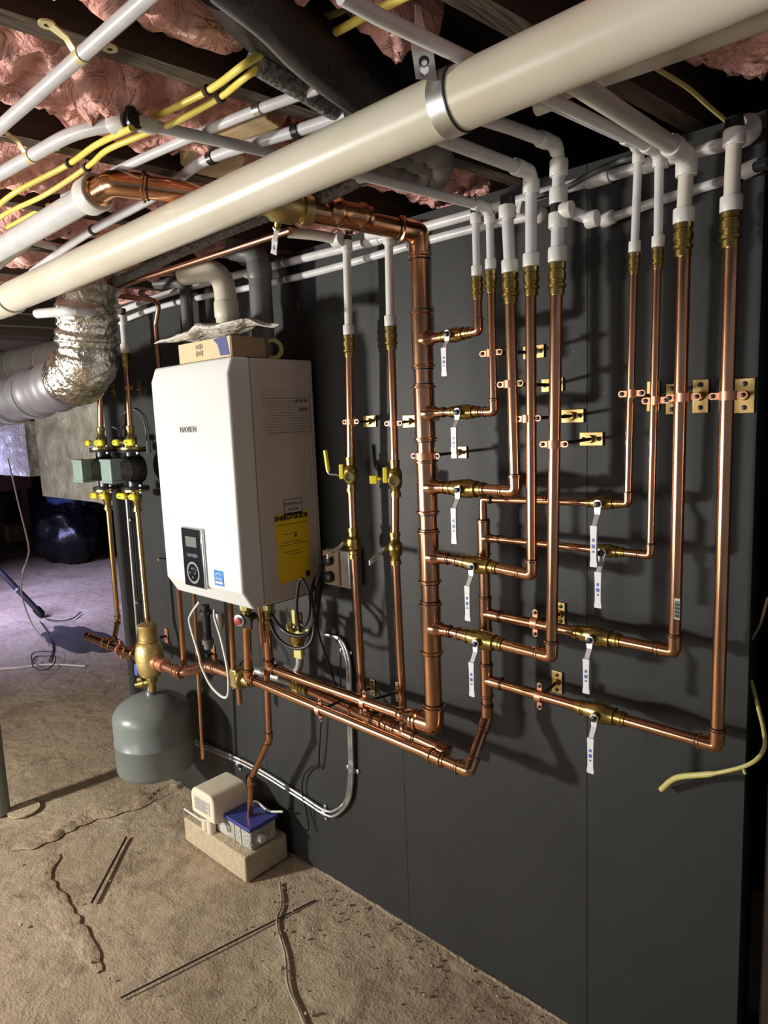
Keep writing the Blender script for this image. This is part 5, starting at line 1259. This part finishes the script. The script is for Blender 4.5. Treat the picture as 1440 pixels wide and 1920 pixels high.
# pipe feeding left white riser, short collar at second
pex_run('pex_pipe', 'short warm white pipe running into the left white riser top', [az(540, 436, 2.07), az(600, 442, 2.065), ay(640, 452, QY - .01)], 0.0135, [(ay(634, 450, QY - .02), X)], m='pex_warm', smooth=True)
pex_run('pex_pipe', 'stubby white elbow over the right white riser', [ay(690, 441, -.05), ay(722, 437, -.065), ay(730, 441, QY), ay(731, 450, QY)], 0.0125, smooth=True)
# grey flues and white flue over the boiler
def flue(label, pts, r, m, name='flue_pipe', fil=0.07, collars=()):
    P = [V(p) for p in pts]; t = thing(name, label, 'pipe', P[0], 'vent pipes over the boiler'); MB().tube(fillet(P, fil, 10), r, 24).build('tube', m, t)
    for c in collars: mb = MB(); collar(mb, c, Z, r, 0.05, 1.1); mb.build('socket', m, t)
f0 = ay(427, 612, -.17); z5 = ay(415, 545, -.17).z
flue('cream vent elbow rising from the boiler behind the carton', [V((f0.x, -.17, ZT)), V((f0.x, -.17, z5 + .06)), V((f0.x - .19, -.19, z5 + .075))], 0.034, 'pvc', fil=0.09, collars=[V((f0.x, -.17, z5 - .06))])
f1 = ay(492, 600, -.12); z6 = ay(482, 490, -.12).z
flue('dark grey vent pipe turning left beside the cream one', [V((f1.x, -.12, ZT)), V((f1.x, -.12, z6 + .02)), V((f1.x - .10, -.14, z6 + .05))], 0.034, 'abs_grey', fil=0.05, collars=[V((f1.x, -.12, z6 - .03))])
f2 = ay(352, 600, -.05); z7 = ay(345, 528, -.05).z
flue('slim black vent bend left of the cream one', [V((f2.x, -.05, ZT - .05)), V((f2.x, -.05, z7)), V((f2.x - .13, -.09, z7 + .01))], 0.021, 'abs_grey', fil=0.05)
# thin copper lines
P = [az(545, 432, 2.045), az(180, 551, 2.03)]
t = thing('copper_pipe', 'long thin copper pipe running under the drain pipe toward the duct', 'pipe', P[0]); pipe(P, 0.0085, t, 'tube', m='copper_dull')
Pd = [P[1], ay(288, 562, -.09), ay(298, 572, -.09), ay(292, 608, -.09), ay(299, 700, -.09)]
pipe(Pd, 0.0085, t, 'down_pipe', m='copper_dull', fil=0.015)
elbow(P[1], P[0]-P[1], Pd[1]-P[1], 0.0085, t, arm=2.4)
# yellow cables
def rcord(label, pts, r, m='yellow_cable', name='yellow_cable', group='yellow ceiling cables'):
    P = [az(*p) for p in pts]; o = MB().tube(spline(P, 8), r, 10).build(name, m); return tag(o, label, 'cable', group), P
z_ = 2.10
rcord('upper yellow cable curving through the staples at the top left', [(-20, 400, 2.07), (30, 360, 2.08), (125, 310, z_), (180, 272, 2.085), (247, 240, 2.06)], 0.0055)
rcord('upper yellow cable emerging above the black tee toward the hose', [(285, 222, z_), (390, 170, z_), (460, 120, 2.085), (520, 82, 2.15), (570, 55, 2.18)], 0.0055)
rcord('lower yellow cable wandering parallel below the upper one', [(-20, 425, 2.07), (15, 398, 2.08), (85, 365, 2.08), (165, 312, z_), (200, 282, 2.085), (262, 255, 2.08), (330, 228, 2.085), (412, 183, z_), (470, 138, 2.09), (530, 108, 2.14), (585, 75, 2.18)], 0.0052)
rcord('faint yellow cable low behind the thick white tube', [(-10, 440, 2.12), (40, 412, 2.12), (92, 384, 2.12)], 0.005)
rcord('yellow cable continuing right of the black hose', [(630, 60, 2.16), (690, 28, 2.15), (770, -12, 2.15)], 0.0065)
rcord('dim yellow cable above the black hose', [(590, 40, 2.2), (640, 20, 2.2), (700, -10, 2.2)], 0.0055, m='yellow_pale')
rcord('dull thin cable dropping along the right joist', [(1225, 125, 2.12), (1290, 165, 2.12), (1330, 200, 2.11), (1375, 238, 2.09)], 0.004, m='yellow_pale', name='dull_cable')
for (px, py), lab in (((130, 306), 'dark staple over the upper yellow cable near the left'), ((163, 314), 'dark staple over the lower yellow cable near the left'), ((388, 170), 'dark staple over the upper yellow cable near the middle'), ((413, 183), 'dark staple over the lower yellow cable near the middle')):
    c = az(px, py, z_); d = (az(px+14, py-9, z_) - c).normalized(); tag(MB().lathe(c - d*0.004, d, [(0, .0056), (0, .0085), (.008, .0085), (.008, .0056)], 12).build('cable_staple', 'stud_wood'), lab, 'staple', 'cable staples')
# black duct hose with mesh strip and steel conduit
zh = 2.155
P = spline([az(425, -60, zh), az(500, 35, zh), az(610, 112, zh), az(715, 190, 2.15), az(790, 262, 2.13)], 14)
hs = thing('flexible_hose', 'fat black flexible hose hanging between the joists top centre', 'hose', P[0])
MB().tube(P, 0.050, 28).build('hose', 'flex_black', hs)
Q = [p - Z*0.048 - sideV*0.030 for p in P[16:-4]]
dn = MB(); dn.tube(Q, 0.020, 12); dn.build('mesh_wrap', 'flex_mesh', hs)
P = [az(400, -10, 2.09), az(492, 62, 2.075), az(545, 116, 2.075), az(605, 166, 2.075), az(690, 226, 2.075)]
tag(MB().tube(spline(P), 0.0085, 12).build('steel_conduit', 'abs_grey'), 'slim grey conduit running beside the fat black hose', 'conduit')
# bunched grey duct end behind the drain pipe
c = az(800, 300, 2.10); mb = MB(); P = spline([az(700, 262, 2.11), az(770, 270, 2.11), az(822, 290, 2.10), az(812, 330, 2.085), az(760, 325, 2.085), az(700, 305, 2.09)], 14)
mb.tube(P, [0.030 + 0.003*math.sin(i*0.8) for i in range(len(P))], 18)
P2 = spline([az(690, 285, 2.09), az(760, 300, 2.085), az(800, 322, 2.08), az(770, 340, 2.08)], 12); mb.tube(P2, [0.017 + 0.002*math.sin(i*0.9) for i in range(len(P2))], 14)
tag(mb.build('grey_duct_sleeve', 'grey_fabric', sharp=180), 'bunched grey duct sleeve hanging behind the drain pipe', 'sleeve')
P = spline([az(690, 328, 2.04), az(600, 372, 2.04), az(500, 405, 2.04), az(400, 445, 2.04), az(280, 500, 2.04), az(170, 550, 2.035), az(110, 575, 2.05)], 18)
mb = MB(); mb.tube(P, [0.013 + 0.0015*(i % 2) for i in range(len(P))], 12); tag(mb.build('mesh_sleeve', 'flex_mesh'), 'dark woven cable sleeve following the underside of the drain pipe', 'sleeve')
P = [az(672, 330, 2.03), az(690, 325, 2.03)]; tag(MB().tube(P, 0.014, 14).build('plastic_elbow', 'pex_collar'), 'small white elbow just under the drain pipe middle', 'fitting')
# white pipe beside the drain pipe, top right
t, path, r = cpex('pex_pipe', 'wide pinkish white pipe right behind the drain pipe at top right', [(1020, 180, 2.10), (1180, 125, 2.10), (1330, 72, 2.10), (1520, 2, 2.10)], 42, m='pex_warm')
t, path, r = cpex('pex_pipe', 'dim horizontal white pipe below the thick tube at the left', [(40, 448, 2.10), (100, 462, 2.10), (160, 472, 2.10)], 14, m='pex_warm')
t, path, r = cpex('pex_pipe', 'white pipe hugging the thick tube at the left edge', [(-20, 510, 2.06), (20, 478, 2.06), (70, 440, 2.07)], 18)
# insulation
batt('pink insulation hanging at the top right beyond the drain pipe', [(-.50, -1.1), (-.22, -1.1), (-.13, .12), (-.49, -.04)], 2.14)
batt('pink insulation tuft left of the black hose at the top', [(-.975, -1.3), (-.84, -1.3), (-.82, -.76), (-.95, -.72)], 2.115, edge=0.06)
batt('pink insulation finger between hose and yellow cable', [(-.79, -.78), (-.70, -.78), (-.70, -.52), (-.79, -.56)], 2.15, edge=0.05)
batt('pink insulation bulging below the first joist at upper left', [(-1.375, -1.3), (-1.04, -1.3), (-1.00, -.50), (-1.345, -.52)], 2.125)
batt('pink insulation in the second bay beside the yellow cables', [(-1.775, -1.1), (-1.43, -1.1), (-1.41, -.50), (-1.73, -.40)], 2.13)
batt('pink insulation in the third bay above the thick white tube', [(-2.17, -.9), (-1.85, -.9), (-1.80, -.05), (-2.11, -.05)], 2.14)
batt('pink insulation near the wall right of the copper return pipe', [(-1.26, -.36), (-.96, -.36), (-.92, .42), (-1.24, .42)], 2.125)
batt('pink insulation behind the drain pipe at its middle', [(-1.36, -.48), (-1.27, -.46), (-1.27, -.12), (-1.34, .0)], 2.15)
batt('pink insulation by the wall left of the copper return pipe', [(-1.66, -.22), (-1.36, -.22), (-1.31, .5), (-1.62, .5)], 2.13)
batt('pink insulation above the vent pipes near the wall', [(-2.08, -.10), (-1.77, -.10), (-1.72, .5), (-2.02, .5)], 2.13)
batt('pink insulation in the far bay above the foil duct', [(-2.55, -.8), (-2.26, -.8), (-2.17, .5), (-2.48, .5)], 2.13)
batt('pink insulation in the next far bay left of the duct', [(-2.98, -.8), (-2.66, -.8), (-2.57, .8), (-2.9, .8)], 2.13)
batt('pink insulation by the stubby corner over the far right risers', [(-.90, -1.0), (-.68, -1.0), (-.60, -.60), (-.82, -.62)], 2.17)
# yellow stripped cable at the lower right
P = spline([ay(1240, 1480, -.02), ay(1270, 1458, -.05), ay(1340, 1450, -.07), ay(1405, 1433, -.07), ay(1432, 1405, -.05), ay(1432, 1370, -.02), ay(1420, 1320, .02), ay(1408, 1275, .04)], 8)
t = thing('yellow_wire', 'loose yellow cable end poking from the right over the black wall', 'cable', P[0])
MB().tube(P, [0.0062 if i < 16 else 0.0042 for i in range(len(P))], 10).build('sheath', 'yellow_pale', t)
MB().tube([P[22] + Z*.003, P[22] - Z*.012 + X*.006], .003, 8).build('stub', 'yellow_pale', t)
P = [ay(1440, 1120, .03), ay(1425, 1170, .03), ay(1408, 1200, .03)]; tag(MB().tube(spline(P), .0028, 8).build('brown_wire', 'cardboard_dark'), 'thin brown wire hanging by the right studs', 'wire')
# ================================================================== FAR LEFT: ducts and clutter
mat("duct_tan", (0.40, 0.36, 0.32), 0.4, 0.6, var=(0.30, 0.27, 0.25), vscale=4)
DY = -0.42
P = spline([ay(163, 480, DY+.02), ay(162, 560, DY), ay(163, 630, DY), ay(158, 690, DY-.0) , ay(110, 722, DY), ay(40, 745, DY), ay(-60, 775, DY)], 14)
rd_ = [0.094 + 0.004*math.sin(i*1.9) + 0.004*math.sin(i*0.7) for i in range(len(P))]
du = thing('flexible_duct', 'silver foil flexible duct bending down and left at the wall edge', 'duct', P[-1])
# vertical foil part and greyer horizontal sleeve
k = 52
MB().tube(P[:k], rd_[:k], 40).build('foil_part', 'foil', du, sharp=180)
MB().tube(P[k-1:], [q_*0.92 for q_ in rd_[k-1:]], 32).build('grey_part', 'duct_metal', du, sharp=180)
for px, py in ((70, 738), (28, 750)):
    c = ay(px, py, DY); mb = MB(); mb.lathe(c, P[-1]-P[-8], [(0, .09), (0, .0925), (.035, .0925), (.035, .09)], 32); mb.build('tape_band', 'galv', du)
# rigid round duct behind
P = [ay(150, 668, .25), ay(-60, 703, .25)]; t = thing('round_duct', 'dull tan round metal duct behind the foil duct', 'duct', P[1])
MB().tube(P, 0.11, 32).build('tube', 'duct_tan', t) if 'duct_tan' in MT else None
for px in (40, 95): 
    c = ay(px, 686 - (px-40)*0.12, .25); mb = MB(); mb.lathe(c, X, [(0, .11), (0, .116), (.02, .116), (.02, .11)], 32); mb.build('seam_ring', 'galv', t)
o = MB().box(ay(10, 600, .1), (0.5, 0.3, 0.3)).build('sheet_duct', 'wall_far', bevel=0.005); tag(o, 'dark square sheet duct at the left edge under the drain pipe', 'duct')
# foil wrapped plenum
def crumple_box(name, label, x0, x1, y0, y1, z0, z1, m, amp, seed, cat='duct'):
    mb = MB(); n = 26; vs = []; fs = []
    def face(o_, u, v_, nn):
        b = len(vs)
        for j in range(n+1):
            for i in range(n+1):
                p = o_ + u*(i/n) + v_*(j/n); e = min(i, n-i, j, n-j)
                d = noise.fractal(p*6 + V((seed, 0, 0)), 1, 2.2, 4)*amp*min(1, e/2)
                vs.append(p + nn*d)
        for j in range(n):
            for i in range(n): a = b + j*(n+1)+i; fs.append([a, a+1, a+n+2, a+n+1])
    A = V((x0, y0, z0)); dx, dy, dz = X*(x1-x0), Y*(y1-y0), Z*(z1-z0)
    face(A, dx, dz, -Y); face(A+dy, dx, dz, Y); face(A, dy, dz, -X); face(A+dx, dy, dz, X); face(A, dx, dy, -Z); face(A+dz, dx, dy, Z)
    o = MB().add(vs, fs).build(name, m, sharp=60); return tag(o, label, cat)
c0_ = ay(80, 930, .35); c1_ = ay(80, 770, .35); xr = ay(215, 860, .35).x
pl_ = crumple_box('foil_plenum', 'large foil wrapped plenum box behind the pumps', c0_.x, xr, .35, 1.0, c0_.z, c1_.z + .02, 'foil_matte', 0.03, 4.0)
LOC[pl_.name] = V((0, 0, 0))
for xx in (c0_.x + .12, xr - .12): MB().box((xx, .7, (c1_.z + 2.345)/2), (.03, .004, 2.345 - c1_.z)).build('hanging_strap', 'galv', pl_)
fl_ = MB().prism([ay(70, 750, .33), ay(182, 733, .33), ay(182, 746, .33), ay(70, 757, .33)], (0, .3, 0)).build('bright_flange', 'foil_tape', bevel=0.002); tag(fl_, 'bright white strip along the top of the foil plenum', 'flange')
c2_ = ay(-70, 885, .5); c3_ = ay(45, 790, .5)
crumple_box('foil_plenum', 'smaller foil wrapped box at the left edge under the round duct', c2_.x, c3_.x, .5, .9, c2_.z, c3_.z, 'foil_matte', 0.03, 9.0)
# white ceiling pipes far away
for i, (pp, w_) in enumerate([([(35, 622, .6), (80, 622, .6), (118, 625, .6)], 6), ([(68, 640, .6), (85, 615, .6), (120, 612, .6)], 6)]):
    P = [ay(*p) for p in pp]; tag(MB().tube(spline(P), .013, 10).build('thin_pipe', 'pvc_white'), ['straight thin pale pipe far behind the ducts', 'kinked thin pale pipe far behind the ducts'][i], 'pipe')
# black rubbish bags heap
def blob(name, label, cat, c, rx, ry, rz, m, seed, amp=0.22):
    mb = MB(); n, k = 28, 40; vs = []; fs = []
    for i in range(n+1):
        th = math.pi*i/n
        for j in range(k):
            g = 2*math.pi*j/k; d = V((math.sin(th)*math.cos(g), math.sin(th)*math.sin(g), math.cos(th)))
            s = 1 + amp*noise.fractal(d*2.2 + V((seed, 0, 0)), 1, 2, 5) + 0.07*abs(noise.noise(d*9 + V((0, seed, 0))))
            p = V((d.x*rx, d.y*ry, d.z*rz))*s + V(c); p.z = max(p.z, 0.0); vs.append(p)
    for i in range(n):
        for j in range(k): fs.append([i*k+j, (i+1)*k+j, (i+1)*k+(j+1) % k, i*k+(j+1) % k])
    o = MB().add(vs, fs).build(name, m, sharp=180); return tag(o, label, cat, 'filled rubbish bags')
b0 = az(110, 1052, 0)
blob('trash_bag', 'large black rubbish bag in front of the heap below the foil box', 'bag', b0 + V((0.05, .1, .36)), .50, .36, .42, 'trash_bag', 1.0)
b1 = az(180, 1035, 0); blob('trash_bag', 'black rubbish bag leaning at the right of the heap', 'bag', b1 + V((.55, .35, .40)), .42, .36, .46, 'trash_bag', 5.0)
b2 = az(60, 1040, 0); blob('trash_bag', 'black rubbish bag at the back left of the heap', 'bag', b2 + V((.1, 1.15, .5)), .5, .45, .6, 'trash_bag', 9.0)
b3 = ay(118, 945, b0.y + .1); blob('trash_bag', 'shiny blue bag on top of the black rubbish bags', 'bag', b3 + V((0, .1, .10)), .27, .25, .17, 'blue_bag', 3.0, 0.35)
# brown bench and carton at far left
q_ = az(10, 1045, 0) - X*.25; t = thing('brown_table', 'dim brown table standing at the far left edge', 'table', q_)
bz = ay(20, 905, q_.y).z
MB().box((q_.x, q_.y, bz), (1.2, .6, .22)).build('top', 'brown_wood', t, bevel=.01)
for sx_ in (-.5, .5):
    for sy_ in (-.22, .22): MB().box((q_.x+sx_, q_.y+sy_, bz/2), (.07, .07, bz)).build('leg', 'brown_wood', t)
o = MB().box(az(30, 1012, 0) + V((0, 0, .13)), (.5, .35, .26)).build('carton', 'cardboard_dark', bevel=.01); tag(o, 'small brown carton on the floor beside the brown table', 'box')
# slanted black stand leg
a = az(78, 1156, 0) + Z*.02; b = ay(-30, 1040, a.y - .25)
t = thing('stand_leg', 'slanting black stand leg reaching in from the left edge', 'stand', a); MB().tube([a, b], 0.024, 14).build('tube', 'dark_steel', t)
MB().lathe(a, a-b, [(-.07, .026), (-.07, .034), (.0, .034), (.02, .02)], 14).build('foot', 'black_rubber', t)
mb = MB(); mb.lathe(a.lerp(b, .42), a-b, [(0, .025), (0, .028), (.02, .028), (.02, .025)], 14); mb.build('band', 'galv', t)
# drain pit of dark soil
P = az(150, 1198, 0); mb = MB(); vs = [P + Z*0.012]; K = 40
for rr, hh in ((.35, .012), (.75, .010), (1.0, -.004)):
    for j in range(K):
        g = 2*math.pi*j/K; s = .8*rr*(1 + .3*noise.noise(V((math.cos(g)*2, math.sin(g)*2, 1)))); vs.append(P + V((math.cos(g)*.62*s, math.sin(g)*.24*s, hh + .01*noise.noise(V((g*3, rr*5, 0))))))
fs = [[0, 1+j, 1+(j+1) % K] for j in range(K)]
for L_ in range(2):
    for j in range(K): a_ = 1+L_*K; fs.append([a_+j, a_+K+j, a_+K+(j+1) % K, a_+(j+1) % K])
o = MB().add(vs, fs).build('soil_patch', 'dirt_pile', sharp=180); tag(o, 'dark round patch of disturbed soil on the floor behind the manifold', 'soil')
# loose wires on the far floor
def fw(label, pts, r, m, name='loose_wire'):
    P = [az(px, py, r + .002 + (q_ if True else 0)) for px, py, q_ in pts]; tag(MB().tube(spline(P, 8), r, 8).build(name, m), label, 'wire', 'loose wires on the far floor')
fw('white wire lying on the floor left of the grey tank', [(-20, 1255, 0), (30, 1252, 0), (70, 1247, 0), (110, 1246, 0), (160, 1249, 0)], .006, 'cable_white')
fw('dark wire coil left of the soil patch', [(60, 1245, 0), (62, 1225, .02), (95, 1222, .03), (104, 1240, .02), (85, 1256, .02), (62, 1250, .02), (66, 1232, .03), (92, 1230, .03)], .004, 'ink')
fw('dark wire winding from the stand foot toward the soil patch', [(75, 1165, 0), (92, 1190, 0), (100, 1215, 0), (92, 1240, 0)], .005, 'ink')
fw('thin dark wire curving above the soil patch', [(85, 1160, 0), (110, 1164, 0), (135, 1160, 0), (152, 1148, 0)], .005, 'ink')
P = [ay(10, 880, .0), ay(30, 940, .0), ay(52, 1010, .0), ay(60, 1032, .0), ay(48, 1060, .05), ay(38, 1110, .1), ay(36, 1150, .1), ay(55, 1190, .3)]
P = [az(10, 895, 1.15)] if False else P
q1_ = az(95, 1215, .01); yb_ = q1_.y
P = [ay(px, py, yb_) for px, py in ((15, 860), (35, 945), (53, 1020), (52, 1045), (42, 1075), (46, 1062), (40, 1110), (60, 1170), (92, 1210))]
tag(MB().tube(spline(P), .006, 8).build('hanging_wire', 'cardboard_dark'), 'thin brown wire hanging down in front of the rubbish bags', 'wire')
